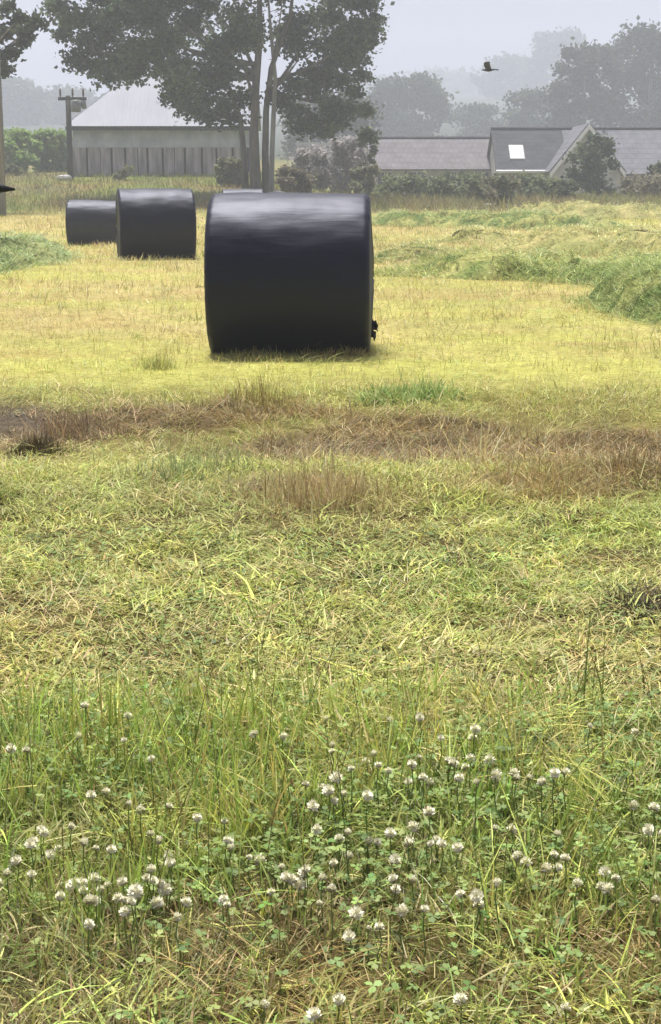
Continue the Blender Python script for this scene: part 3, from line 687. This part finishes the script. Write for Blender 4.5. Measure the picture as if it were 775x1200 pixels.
# rough verge grass beyond the field
def verge():
    n = 42000; y = U(64, 100, n); x = rng.uniform(-1, 1, n) * (.3 * y)
    keep = rng.random(n) < sstep(62, 76, y + 8 * (fbm(x * .12, y * .1, 71, 3) - .5)); x, y = x[keep], y[keep]; n = len(x)
    C = vary(albedo(x, y), .25); L = U(.15, .6, n) * (.5 + fbm(x * .4, y * .4, 72, 3)) * np.where(x > 0, 1.25, .8)
    return blades(roots(x, y), U(0, 6.28, n), L, U(.025, .06, n), U(.1, .8, n), U(0, .8, n), C, 2, C * 1.1)
stuff('rough_verge_grass', verge(), M['grass'], 'rough olive and brown grass on the bank beyond the mown field', 'grass')

# ------------------------------------------------------------------ trees and bushes
def leaf_cloud(centres, radii, n_per, size, c1, c2, seed, squash=.8):
    r = np.random.default_rng(seed); P, Cc, S = [], [], []
    for c, rad, n in zip(centres, radii, n_per):
        n = int(n); d = r.normal(0, 1, (n, 3)); d /= np.linalg.norm(d, axis=1)[:, None]
        q = rad * np.minimum(np.abs(r.normal(.62, .36, n)), 1.9)
        P.append(np.asarray(c) + d * q[:, None] * np.array([1, 1, squash]))
        k = np.clip(r.random() * .8 + r.normal(0, .25, n), 0, 1.15)
        Cc.append(mixc(np.broadcast_to(c1, (n, 3)), c2, k)); S.append(r.uniform(.6, 1.3, n) * size)
    P, C, S = np.concatenate(P), np.concatenate(Cc), np.concatenate(S); n = len(P)
    a = r.normal(0, 1, (n, 3)); a[:, 2] *= .6; a /= np.linalg.norm(a, axis=1)[:, None]
    b = np.cross(a, r.normal(0, 1, (n, 3))); b /= np.linalg.norm(b, axis=1)[:, None] + 1e-9
    nn = np.cross(a, b)
    V = np.stack([P - a * S[:, None] * .55, P + b * S[:, None] * .42 + nn * S[:, None] * .1, P + a * S[:, None] * .6, P - b * S[:, None] * .42 + nn * S[:, None] * .1], 1).reshape(-1, 3)
    f = np.array([(0, 1, 2), (0, 2, 3)]); F_ = (np.arange(n)[:, None, None] * 4 + f[None]).reshape(-1, 3)
    return V, F_, np.repeat(C, 4, 0)

def crown_obj(name, cloud, parent):
    V, F_, C = cloud; V = V - np.array(parent.location)
    return link(name, tri_mesh(name, V, F_, np.clip(C, .004, .9)), M['leaf'], parent)

DK1, DK2 = np.array([.030, .044, .024]), np.array([.085, .108, .055])
def hazy_tree(px0, px1, row_top, Y, label, seed, c1=DK1, c2=DK2, leaf=.42, nleaf=9000, name='tree', group='misty trees behind the cottages', low=.12, clumps=46, cat='tree', trunk=True):
    """a broad tree standing on the ground at distance Y, from px0 to px1 wide and reaching up to row_top"""
    r = random.Random(seed)
    L_, R_ = at(px0, row_top, Y), at(px1, row_top, Y); cx = (L_[0] + R_[0]) / 2; hw = (R_[0] - L_[0]) / 2
    gz = float(hgt(cx, Y)); H = L_[2] - gz
    o = empty(name, (cx, Y, gz - .1))
    if trunk:
        t = MB(); tr = max(.08, H * .025)
        pts = [(0, 0, 0), (r.uniform(-.1, .1), 0, H * .2), (r.uniform(-.2, .2), r.uniform(-.2, .2), H * .45), (0, 0, H * .75)]
        t.tube(pts, [tr * 1.3, tr, tr * .7, tr * .25], 8)
        for k in range(7):
            a = r.uniform(0, 6.28); z0 = H * r.uniform(.22, .55)
            t.tube([(0, 0, z0), (math.cos(a) * hw * .35, math.sin(a) * hw * .35, z0 + H * .12), (math.cos(a) * hw * .65, math.sin(a) * hw * .65, z0 + H * .24)], [tr * .5, tr * .3, tr * .1], 6)
        t.build('trunk', M['bark'], o, True)
    cs, rs, ns = [], [], []
    for k in range(clumps):
        a = r.uniform(0, 6.28); f = low + (1 - low) * (k + .5) / clumps
        prof = math.sqrt(max(.03, 1 - abs((f - .45) / .62) ** 2.3)); rr = math.sqrt(r.uniform(.15, 1)) * prof
        cr = hw * r.uniform(.20, .36)
        cs.append((cx + math.cos(a) * max(0, hw * rr - cr * .55), Y + math.sin(a) * max(0, hw * rr - cr * .55), gz + min(H * f, H - cr * .75))); rs.append(cr); ns.append(nleaf / clumps)
    crown_obj('crown', leaf_cloud(cs, rs, ns, leaf, c1, c2, seed), o)
    finish(o, label, cat, group); return o

# the big broadleaf with several stems beside the barn
TY = 80.0
def big_tree():
    base = at(303, 212, TY); bz = float(hgt(base[0], TY)); o = empty('broadleaf_tree', (base[0], TY, bz - .1)); off = Vector(o.location)
    W = lambda px, row, dy=0: Vector(at(px, row, TY + dy)) - off
    def stem(pts, rad, mat, nm='trunk'):
        t = MB(); t.tube(pts, rad, 10); return t.build(nm, mat, o, True)
    b = lambda px, dy=0: Vector((at(px, 212, TY + dy)[0], TY + dy, float(hgt(at(px, 212, TY + dy)[0], TY + dy)) - .15)) - off
    stem([b(300), W(299, 190), W(298, 150), W(300, 100), W(305, 40), W(303, -60), W(300, -130)], [.36, .26, .22, .20, .16, .10, .04], M['bark'])
    stem([b(288, .6), W(286, 180, .6), W(282, 140, .6), W(272, 110, .8), W(262, 85, 1.2), W(235, 50, 1.6)], [.22, .16, .14, .11, .08, .04], M['bark'])
    stem([b(312, .3), W(311, 180, .3), W(312, 130, .3), W(318, 80, .5), W(340, 20, .8), W(350, -60, 1)], [.24, .18, .16, .14, .10, .04], M['bark'])
    stem([b(318, -.9), W(319, 180, -.9), W(321, 130, -.9), W(323, 95, -.9), W(318, 40, -.9), W(312, -30, -.9)], [.15, .13, .12, .11, .08, .03], M['pale_bark'])
    tops = [(110, 60, -1.5), (150, 30, 1.5), (200, 60, -2), (240, 85, 1), (280, 55, -2.5), (350, 70, -2), (385, 100, 1), (410, 50, 0), (370, 20, 2), (330, 10, -3), (180, 0, 0), (230, 10, 3), (120, 0, 2), (270, 10, 2), (420, 120, 1)]
    lim = MB()
    for (px, row, dy) in tops:
        s = W(300 if px < 300 else 312, 120 - abs(px - 305) * .15 + random.uniform(-30, 10), 0); e = W(px, row, dy); m_ = (s + e) / 2 + Vector((0, 0, -.25))
        lim.tube([s, m_, e], [.13, .08, .025], 6)
        for k in range(4):
            e2 = e + Vector((random.uniform(-1, 1), random.uniform(-1, 1), random.uniform(-.7, .8))); lim.tube([m_.lerp(e, .6), e, e2][1:] if k else [m_, e, e2], [.03, .012] if k else [.06, .03, .012], 5)
    lim.build('limbs', M['bark'], o, True)
    # leaf clumps along the lower outline seen in the picture, then the mass above
    low = [(66, 6), (80, 25), (75, 40), (95, 20), (98, 48), (112, 55), (115, 78), (128, 90), (135, 72), (150, 60), (160, 76), (178, 62), (192, 80), (205, 95), (205, 115), (222, 108), (225, 128), (240, 118), (245, 136), (252, 100), (262, 122), (272, 138), (240, 90), (285, 115), (212, 75),
           (330, 118), (345, 130), (352, 148), (368, 140), (380, 152), (395, 140), (388, 122), (410, 128), (416, 108), (428, 130), (432, 160), (402, 95), (370, 105), (345, 100), (425, 88), (414, 70), (436, 35), (440, 22), (430, 50), (418, 28), (427, 5), (405, 45), (390, 70), (365, 85), (345, 55), (385, 20)]
    cs, rs, ns = [], [], []
    for (px, row) in low:
        edge = px < 100 or px > 405
        cs.append(at(px, row, TY + random.uniform(-2.5, 2.5))); rs.append(random.uniform(.45, .7) if edge else random.uniform(.55, .95)); ns.append(150 if edge else 240)
    for k in range(140):
        row = random.uniform(-170, 95); f = max(0.0, (row + 170) / 265); hw = 205 * math.sqrt(max(.02, 1 - abs((f - .7) / .75) ** 2.4))
        px = 258 + random.uniform(-1, 1) * hw * .95; px = min(px, 425)
        if (px < 85 and row > 10) or (300 < px < 345 and 60 < row): continue
        dmax = math.sqrt(max(.05, 1 - ((px - 258) / 205) ** 2)) * 6.5
        cs.append(at(px, row, TY + random.uniform(-1, 1) * dmax)); rs.append(random.uniform(.7, 1.35)); ns.append(330)
    crown_obj('crown', leaf_cloud(cs, rs, [q * 1.7 for q in ns], .215, np.array([.050, .078, .042]), np.array([.16, .21, .10]), 11, .72), o)
    finish(o, 'tall spreading broadleaf tree with several stems in front of the barn', 'tree')
big_tree()

def edge_tree():
    Y = 66.0; x = at(-75, 200, Y)[0]; gz = float(hgt(x, Y)); o = empty('broadleaf_tree', (x, Y, gz - .1)); off = Vector(o.location)
    t = MB(); t.tube([(0, 0, 0), (.1, 0, 2.5), (0, .1, 5), (.2, 0, 8.5)], [.32, .26, .2, .06], 10)
    cs, rs, ns = [], [], []
    for (px, row) in [(8, 8), (20, 30), (28, 50), (14, 62), (24, 20), (8, 40), (5, 82), (-5, 70), (-15, 40), (-10, 10), (42, 26), (30, 38)]:
        c = at(px, row, Y + random.uniform(-1.5, 1.5)); cs.append(c); rs.append(random.uniform(.3, .5) if px > 0 else .7); ns.append(130)
        t.tube([(.05, 0, 4.5), tuple((Vector(c) - off) * .5 + Vector((0, 0, 2.1))), tuple(Vector(c) - off)], [.08, .05, .015], 5)
    t.build('trunk', M['bark'], o, True)
    for k in range(40):
        cs.append((x + random.uniform(-3.2, 1.6), Y + random.uniform(-3, 3), gz + random.uniform(5, 11.5))); rs.append(random.uniform(.7, 1.1)); ns.append(130)
    crown_obj('crown', leaf_cloud(cs, rs, ns, .24, np.array([.034, .046, .026]), np.array([.092, .108, .06]), 12, .8), o)
    finish(o, 'broadleaf tree whose leafy branch ends hang beside the weathered grey pole', 'tree')
edge_tree()

GR1, GR2 = np.array([.040, .060, .034]), np.array([.10, .13, .065])
hazy_tree(428, 530, 88, 290, 'round misty tree rising behind the mauve cottage roof', 21, GR1, GR2, .8, 10000, low=.02)
hazy_tree(640, 735, 52, 235, 'dark leafy tree behind the slate roof with the bright rooflight', 22, DK1, DK2, .65, 14000, low=.05)
hazy_tree(700, 830, 30, 245, 'tallest dark tree above the lilac grey roof', 23, DK1, DK2, .65, 17000, low=.05)
hazy_tree(585, 665, 105, 270, 'low pale misty tree between the grey tall tree and the dark leafy one', 24, GR1, GR2, .6, 6000, low=.02)
hazy_tree(605, 700, 36, 640, 'tall faint grey tree with a flat top fading into the mist', 25, DK1, GR2, 1.9, 8000, low=.02)
hazy_tree(555, 640, 66, 660, 'faint grey tree stepping down beside the flat-topped one', 26, DK1, GR2, 1.9, 6000, low=.02)
hazy_tree(470, 570, 84, 830, 'palest far tree almost lost in the mist beneath the bird', 27, DK1, GR2, 2.3, 6000, low=.02)
hazy_tree(395, 480, 92, 810, 'very faint far tree behind the round misty tree', 28, DK1, GR2, 2.3, 5000, low=.02)
hazy_tree(520, 600, 122, 300, 'low hazy thicket tree filling the gap behind the dark roof', 29, GR1, GR2, .6, 5000, low=.02)
hazy_tree(-20, 60, 92, 470, 'misty rounded tree behind the bright green mound', 30, GR1, GR2, 1.3, 7000, low=.02, group='misty trees behind the barn')
hazy_tree(40, 125, 104, 490, 'lower misty tree between the rounded tree and the barn roof', 31, GR1, GR2, 1.3, 6000, low=.02, group='misty trees behind the barn')
hazy_tree(325, 450, 108, 190, 'dark hazy tree standing behind the pale dry scrub', 32, DK1, DK2, .5, 9000, low=.02)

def bush(px0, px1, row_top, Y, label, seed, c1, c2, n=2600, leaf=.22, cl=20, name='bush', group='bushes along the field edge'):
    return hazy_tree(px0, px1, row_top, Y, label, seed, c1, c2, leaf, n, name, group, .05, cl, 'bush')
BG1, BG2 = np.array([.10, .13, .062]), np.array([.23, .255, .125])
BO1, BO2 = np.array([.14, .125, .085]), np.array([.27, .24, .16])
bush(664, 732, 158, 92, 'tall round grey-green bush before the white gable boards', 41, GR1, GR2, 5000, .22, 30)
bush(440, 520, 205, 84, 'low green bush below the mauve cottage roof', 42, BG1, BG2)
bush(500, 575, 202, 83, 'broad green bush under the end of the mauve roof', 43, BG1, BG2)
bush(545, 612, 206, 76, 'olive bush bulging over the edge of the field', 44, BG1, BO2)
bush(590, 660, 205, 86, 'green bush below the white gutter of the slate roof', 45, BG1, BG2)
bush(632, 682, 212, 82, 'small dark bush at the foot of the tall round bush', 46, DK1, BG2)
bush(715, 790, 206, 88, 'brownish bush below the lilac grey roof', 47, BO1, BO2)
bush(755, 800, 190, 90, 'dark bush beside the brownish one under the lilac grey roof', 48, DK1, BG2)
bush(408, 452, 194, 88, 'brown scrub bush on the right foot of the pale scrub', 49, BO1, BG2)
bush(322, 368, 196, 84, 'yellowish bush at the left foot of the pale scrub', 50, BO1, BO2)
bush(418, 442, 150, 96, 'slim dark bush standing at the corner of the mauve roof', 51, DK1, BG2, 1500)
bush(250, 292, 186, 88, 'brown leafy bush against the barn boards by the tree stems', 52, BO1, BG2)
bush(130, 160, 194, 92, 'small brown-green weed bush at the foot of the barn boards', 53, BO1, BG2, 900, .16, 10)
LG1, LG2 = np.array([.17, .27, .07]), np.array([.30, .41, .13])
bush(-15, 50, 152, 108, 'bright green rounded bush mass beside the weathered grey pole', 55, LG1, LG2, 6000, .3, 34)
bush(30, 90, 153, 111, 'bright green bush mass next to the dark utility pole', 56, LG1, LG2, 6000, .3, 34)
bush(-30, 25, 190, 96, 'low dull green bush in front of the bright green mass', 57, BG1, BO2, 2500)

# ------------------------------------------------------------------ barn
def barn():
    Y = 96.0; xl, xr = at(85, 150, Y)[0], at(292, 150, Y)[0]
    gz = 1.35; ze = at(150, 150, Y)[2]; zm = at(150, 172, Y)[2]
    o = empty('barn', ((xl + xr) / 2, Y, gz)); ox, oy, oz = o.location
    def P(x, y, z): return (x - ox, y - oy, z - oz)
    depth = 8.5
    m = MB(); m.box(P(xl + .05, Y + .16, gz - .4), P(xr - .05, Y + depth, ze - .02)); m.build('shade_backing', M['recess_shade'], o)  # barn body painted dark, as the shade showing through the board gaps
    cuts = [85, 103, 118, 132, 148, 162, 174, 192, 205, 218, 238, 255, 274, 292]; xs = [at(c, 180, Y)[0] for c in cuts]
    for i in range(len(xs) - 1):
        g = .05 if cuts[i + 1] in (118, 162, 205) else .13
        dz = random.uniform(-.02, .02); dy = random.uniform(0, .03)
        MB().box(P(xs[i] + .004, Y + dy, gz - .3 + random.uniform(0, .15)), P(xs[i + 1] - g, Y + .10 + dy, zm - .02 + dz)).build('wall_board', M['board'], o)
    n = 6
    for i in range(n):
        a, b = xl + (xr - xl) * i / n, xl + (xr - xl) * (i + 1) / n
        MB().box(P(a + .004, Y - .03 + .006 * (i % 2), zm - .05), P(b - .004, Y + .12, ze - .05)).build('wall_sheet', M['sheet'], o)
    MB().box(P(xl - .35, Y - .46, ze - .16), P(xr + .3, Y - .34, ze + .07)).build('gutter', M['dark_pole'], o)
    # pale sheet roof, hipped at the left end; corrugations are real ridges
    zr = at(165, 80, Y + 4.2)[2]; xh = at(163, 80, Y + 4.2)[0]
    ex0, ex1, ey0, ey1, ym = xl - .4, xr + .35, Y - .45, Y + depth + .4, Y + 4.2
    ns = 46; rm = MB(); z0 = ze + .10
    def front(x):
        f = 1.0 if x >= xh else max(0.0, (x - ex0) / (xh - ex0)); return f
    xsn = np.linspace(ex0, ex1, ns * 4 + 1); prev = None; vs, fs = [], []
    for k, x in enumerate(xsn):
        c = .010 * math.sin(k * math.pi / 2); f = front(x)
        vs += [P(x, ey0, z0 + c), P(x, ey0 + (ym - ey0) * f, z0 + (zr - z0) * f + c)]
    for k in range(len(xsn) - 1): fs.append((2 * k, 2 * k + 2, 2 * k + 3, 2 * k + 1))
    rm.add(vs, fs)
    rm.slab([P(xh, ym, zr), P(ex1, ym, zr), P(ex1, ey1, z0), P(ex0, ey1, z0)][::-1], .05)
    rm.slab([P(ex0, ey1, z0), P(ex0, ey0, z0), P(xh, ym, zr)][::-1], .05)
    rf = rm.build('roof', M['tin'], o)
    MB().tube([P(xh - .1, ym, zr + .03), P(ex1, ym, zr + .03)], .09, 6).build('ridge_cap', M['tin'], rf)
    finish(o, 'grey weathered board barn with a pale sheet roof behind the tree', 'barn')
barn()

# utility pole with cross-arm and transformer at the barn corner
def utility_pole():
    Y = 93.0; b = at(83, 206, Y); x = b[0]; gz = float(hgt(x, Y)); zt = at(83, 112, Y)[2]; o = empty('utility_pole', (x, Y, gz - .2)); H = zt - gz + .2
    MB().tube([(0, 0, 0), (0, 0, H)], [.19, .15], 10).build('pole', M['dark_pole'], o, True)
    MB().box((-.55, -.20, H - .28), (1.1, -.07, H - .10)).build('crossarm', M['dark_pole'], o)
    MB().tube([(.50, -.38, H - .95), (.50, -.38, H - .90), (.50, -.38, H - .32), (.50, -.38, H - .27)], [.24, .30, .30, .22], 14).build('transformer', M['steel'], o, True)
    MB().tube([(.95, -.14, H - .75), (.9, -.14, H - .5), (.95, -.14, H - .29)], [.12, .2, .12], 10).build('transformer_can', M['steel'], o, True)
    for dx in (-.42, .30, .92):
        MB().tube([(dx, -.13, H - .10), (dx, -.13, H + .05), (dx, -.13, H + .30), (dx, -.13, H + .42)], [.03, .07, .06, .02], 8).build('insulator', M['ceramic'], o, True)
    finish(o, 'dark utility pole with cross-arm and transformer at the barn corner', 'utility pole')
utility_pole()

def left_pole():
    Y = 62.0; x = at(0, 200, Y)[0]; gz = float(hgt(x, Y)); o = empty('pole', (x, Y, gz - .1))
    MB().tube([(0, 0, 0), (.02, 0, 5), (.03, 0, 11)], [.19, .17, .13], 12).build('shaft', M['wood_pole'], o, True)
    MB().tube([(.2, 0, 2.0), (.2, -.02, 5.0), (.175, 0, 8)], .022, 6).build('conduit', M['steel'], o)
    finish(o, 'weathered grey timber pole beside the hanging branch ends', 'pole')
left_pole()

# ------------------------------------------------------------------ cottages with low roofs
def cottage(px0, px1, row_e, row_r, Y, depth, rz, roofm, label, skylight=None, chimney=None, wing=None, gutter=False, wins=3):
    a, b = at(px0, row_e, Y), at(px1, row_e, Y); W = b[0] - a[0]; cx = (a[0] + b[0]) / 2
    gz = float(hgt(cx, Y)) - .1; ze = a[2] - gz; zr = at(px0, row_r, Y + depth / 2)[2] - gz
    o = empty('cottage', (cx, Y, gz), rz); hw = W / 2; d = depth; ov = .35
    wm = MB(); wm.box((-hw + .2, .2, 0), (hw - .2, d - .2, ze - .05))
    wm.add([(-hw + .2, .2, ze - .05), (-hw + .2, d - .2, ze - .05), (-hw + .2, d / 2, zr - .15), (hw - .2, .2, ze - .05), (hw - .2, d - .2, ze - .05), (hw - .2, d / 2, zr - .15)], [(0, 2, 1), (3, 4, 5)])
    wm.build('wall', M['render'], o)
    rm = MB(); sl = (zr - ze) / (d / 2)
    rm.slab([(-hw, -ov, ze - ov * sl), (hw, -ov, ze - ov * sl), (hw, d / 2, zr), (-hw, d / 2, zr)], .12)
    rm.slab([(-hw, d / 2, zr), (hw, d / 2, zr), (hw, d + ov, ze - ov * sl), (-hw, d + ov, ze - ov * sl)], .12)
    rf = rm.build('roof', roofm, o)
    MB().tube([(-hw, d / 2, zr + .02), (hw, d / 2, zr + .02)], .11, 6).build('ridge', M['slate'], rf)
    if gutter: MB().tube([(-hw, -ov - .08, ze - ov * sl - .04), (hw, -ov - .08, ze - ov * sl - .04)], .11, 8).build('gutter', M['white'], o)
    if wing:                                            # cross wing whose gable faces the field
        pa, pb, proj = wing; xa, xb = at(pa, row_e, Y)[0] - cx, at(pb, row_e, Y)[0] - cx; xm = (xa + xb) / 2; wz = zr + .06
        MB().add([(xa + .25, -proj, 0), (xb - .25, -proj, 0), (xb - .25, -proj, ze - .2), (xm, -proj, wz - .3), (xa + .25, -proj, ze - .2),
                  (xa + .25, .19, 0), (xb - .25, .19, 0), (xb - .25, .19, ze - .2), (xm, .19, wz - .3), (xa + .25, .19, ze - .2)],
                 [(0, 1, 2, 3, 4), (0, 4, 9, 5), (1, 6, 7, 2)]).build('gable_wall', M['render'], o)
        wr = MB(); e = proj + .35
        wr.slab([(xa, -e, ze - .15), (xm, -e, wz), (xm, d / 2, wz), (xa, .3, ze - .15)][::-1], .10)
        wr.slab([(xm, -e, wz), (xb, -e, ze - .15), (xb, .3, ze - .15), (xm, d / 2, wz)][::-1], .10)
        wrf = wr.build('gable_roof', roofm, o)
        for xe in (xa, xb):
            MB().slab([(xm, -e - .03, wz + .05), (xm, -e - .03, wz - .30), (xe, -e - .03, ze - .5), (xe, -e - .03, ze - .15)] if xe < xm else
                      [(xm, -e - .03, wz + .05), (xe, -e - .03, ze - .15), (xe, -e - .03, ze - .5), (xm, -e - .03, wz - .30)], .05).build('bargeboard', M['white'], wrf)
    if skylight:
        pxs, r0, r1, wpx = skylight
        xc = at(pxs, row_e, Y)[0] - cx
        def on(row):
            f = (row_e - row) / (row_e - row_r); return (d / 2) * f, ze + (zr - ze) * f
        (ya, za), (yb, zb) = on(r1), on(r0); w = wpx / FPX * Y / 2; up = .07
        fr = MB(); fr.slab([(xc - w - .07, ya - .06, za - .06 * sl + up), (xc + w + .07, ya - .06, za - .06 * sl + up), (xc + w + .07, yb + .06, zb + .06 * sl + up), (xc - w - .07, yb + .06, zb + .06 * sl + up)], .10)
        f_ = fr.build('rooflight', M['steel'], o)
        MB().slab([(xc - w, ya, za + up + .02), (xc + w, ya, za + up + .02), (xc + w, yb, zb + up + .02), (xc - w, yb, zb + up + .02)], .03).build('pane', M['skyglass'], f_)
    if chimney:
        x = at(chimney, row_e, Y)[0] - cx; MB().tube([(x, d / 2, zr - .3), (x, d / 2, zr + .55), (x, d / 2, zr + .56), (x, d / 2, zr + .7)], [.09, .09, .15, .15], 10).build('flue', M['render'], o)
    for k in range(wins):
        x = -hw + W * (k + .5) / wins; fr = MB(); fr.box((x - .55, .14, ze - 1.45), (x + .55, .19, ze - .35)); w_ = fr.build('window', M['white'], o)
        for s in (-1, 1): MB().box((x + s * .27 - .23, .12, ze - 1.38), (x + s * .27 + .23, .137, ze - .42)).build('pane', M['glass'], w_)
    finish(o, label, 'house', 'low cottages behind the field'); return o
cottage(432, 584, 195, 162, 112, 7.5, 0, M['mauve'], 'long low cottage with a plain mauve tile roof', wins=4)
cottage(581, 668, 196, 151, 107, 7.5, 0, M['slate'], 'cottage with a dark slate roof and one bright rooflight', skylight=(608, 172, 187, 15), gutter=True, wins=3)
cottage(668, 840, 200, 151, 106, 9.0, 0, M['lilac'], 'cottage with lilac grey roof and white gable boards', wing=(640, 727, 1.6), chimney=718, wins=4)

# pale scrub and the white rail behind it
PS1, PS2 = np.array([.34, .32, .32]), np.array([.52, .49, .48])
bush(338, 395, 172, 97, 'pale mauve-brown dry scrub right of the tree stems', 61, PS1, PS2, 6000, .2, 40)
bush(378, 440, 160, 98, 'taller pale mauve-brown dry scrub beside the mauve cottage', 62, PS1, PS2, 7000, .2, 44)
def rail():
    Y = 101.0; a, b = at(348, 169, Y), at(392, 169, Y); gz = float(hgt(a[0], Y)); o = empty('white_railing', (a[0], Y, gz)); W = b[0] - a[0]; H = a[2] - gz
    MB().box((-.1, -.04, H - .10), (W, .04, H + .12)).build('rail', M['white'], o)
    MB().box((-.1, -.03, H - .75), (W, .03, H - .60)).build('rail', M['white'], o)
    for i, x in enumerate((0.05, W * .33, W * .66, W - .1)):
        MB().box((x - .06, .045, -.1), (x + .06, .15, H + (.75 if i == 1 else .16))).build('post', M['white'], o)
    finish(o, 'white railing with one tall post showing above the pale dry scrub', 'railing')
rail()
for (px, row, s, lab) in ((324, 204, .35, 'pale stone at the foot of the pale tree stem'), (572, 241, .15, 'pale stone at the field edge below the olive bush'), (640, 236, .13, 'pale stone beside the small dark bush'), (76, 200, .3, 'pale stone beside the dark utility pole')):
    Y = 79 if px == 324 else (74 if row > 230 else 92); x = at(px, row, Y)[0]; r = random.Random(px); m = MB(); n, k = 10, 6; vs = []
    for j in range(k + 1):
        for i in range(n):
            a, e = 2 * math.pi * i / n, math.pi * j / k - math.pi / 2; q = s * r.uniform(.85, 1.15); vs.append((q * math.cos(a) * math.cos(e) * 1.5, q * math.sin(a) * math.cos(e), q * math.sin(e) * .7))
    m.add(vs, [(j * n + i, j * n + (i + 1) % n, (j + 1) * n + (i + 1) % n, (j + 1) * n + i) for j in range(k) for i in range(n)])
    st = m.build('stone', M['stone']); st.location = (x, Y, float(hgt(x, Y)) + s * .45); finish(st, lab, 'stone')

# ------------------------------------------------------------------ birds
def bird(loc, rz, flap, roll, scale, label):
    """one continuous mesh: lofted body with beak and tail, wings grown from the shoulders"""
    m = MB(); n = 10
    secs = [(.27, .004, .0), (.225, .016, .004), (.19, .032, .008), (.15, .036, .006), (.10, .050, 0), (.02, .062, -.004), (-.07, .050, -.002), (-.14, .028, .004), (-.20, .02, .006)]
    for x, r_, z in secs:
        for k in range(n): a = 2 * math.pi * k / n; m.v.append((x, r_ * math.cos(a), z + r_ * .9 * math.sin(a)))
    for i in range(len(secs) - 1):
        for k in range(n): m.f.append((i * n + k, (i + 1) * n + k, (i + 1) * n + (k + 1) % n, i * n + (k + 1) % n))
    m.f.append(tuple(range(n))); 
    m.slab([(-.18, -.02, .008), (-.18, .02, .008), (-.32, .075, .0), (-.345, 0, .0), (-.32, -.075, .0)], .008)
    for s in (-1, 1):
        st = [(0.0, .10, -.10), (.18, .13, -.09), (.34, .10, -.10), (.46, .01, -.15)]; up, lo = [], []
        for i, (d, le, te) in enumerate(st):
            f = d / .46; y = s * (.03 + d * math.cos(flap * (1 - .4 * f))); z = .02 + d * math.sin(flap * (1 - .5 * f)); up.append((le, y, z)); lo.append((te, y, z - .004))
        vs = [(p[0], p[1], p[2] + dz) for dz in (.006, -.006) for p in up + lo]; k = len(st); fs = []
        for b in (0, 2 * k):
            for i in range(k - 1): fs.append((b + i, b + i + 1, b + k + i + 1, b + k + i))
        for i in range(k - 1): fs += [(i, i + 1, 2 * k + i + 1, 2 * k + i), (k + i, k + i + 1, 3 * k + i + 1, 3 * k + i)]
        fs += [(k - 1, 2 * k - 1, 4 * k - 1, 3 * k - 1)]
        m.add(vs, fs)
    o = m.build('bird', M['feather'], None, True); o.location = loc; o.rotation_euler = (roll, 0, rz); o.scale = (scale,) * 3
    finish(o, label, 'bird'); return o
bird(at(573, 82, 46), R(160), R(30), R(12), .85, 'small black bird flying in the misty sky above the roofs')
bird(at(-73, 222, 6.6), R(2), R(38), R(-6), 1.2, 'black bird flying low past the weathered pole, partly in view')

# ------------------------------------------------------------------ misty air
hz = MB(); hz.box((-800, -8, -3), (800, 905, 84))
hm = bpy.data.materials.new('mist'); hm.use_nodes = True; hn = hm.node_tree.nodes; hn.clear()
pv = hn.new('ShaderNodeVolumePrincipled'); pv.inputs['Color'].default_value = (.83, .88, 1.0, 1); pv.inputs['Density'].default_value = .0017; pv.inputs['Anisotropy'].default_value = 0.0
ho = hn.new('ShaderNodeOutputMaterial'); hm.node_tree.links.new(pv.outputs[0], ho.inputs['Volume'])
h_o = hz.build('haze', hm); h_o['kind'] = 'stuff'
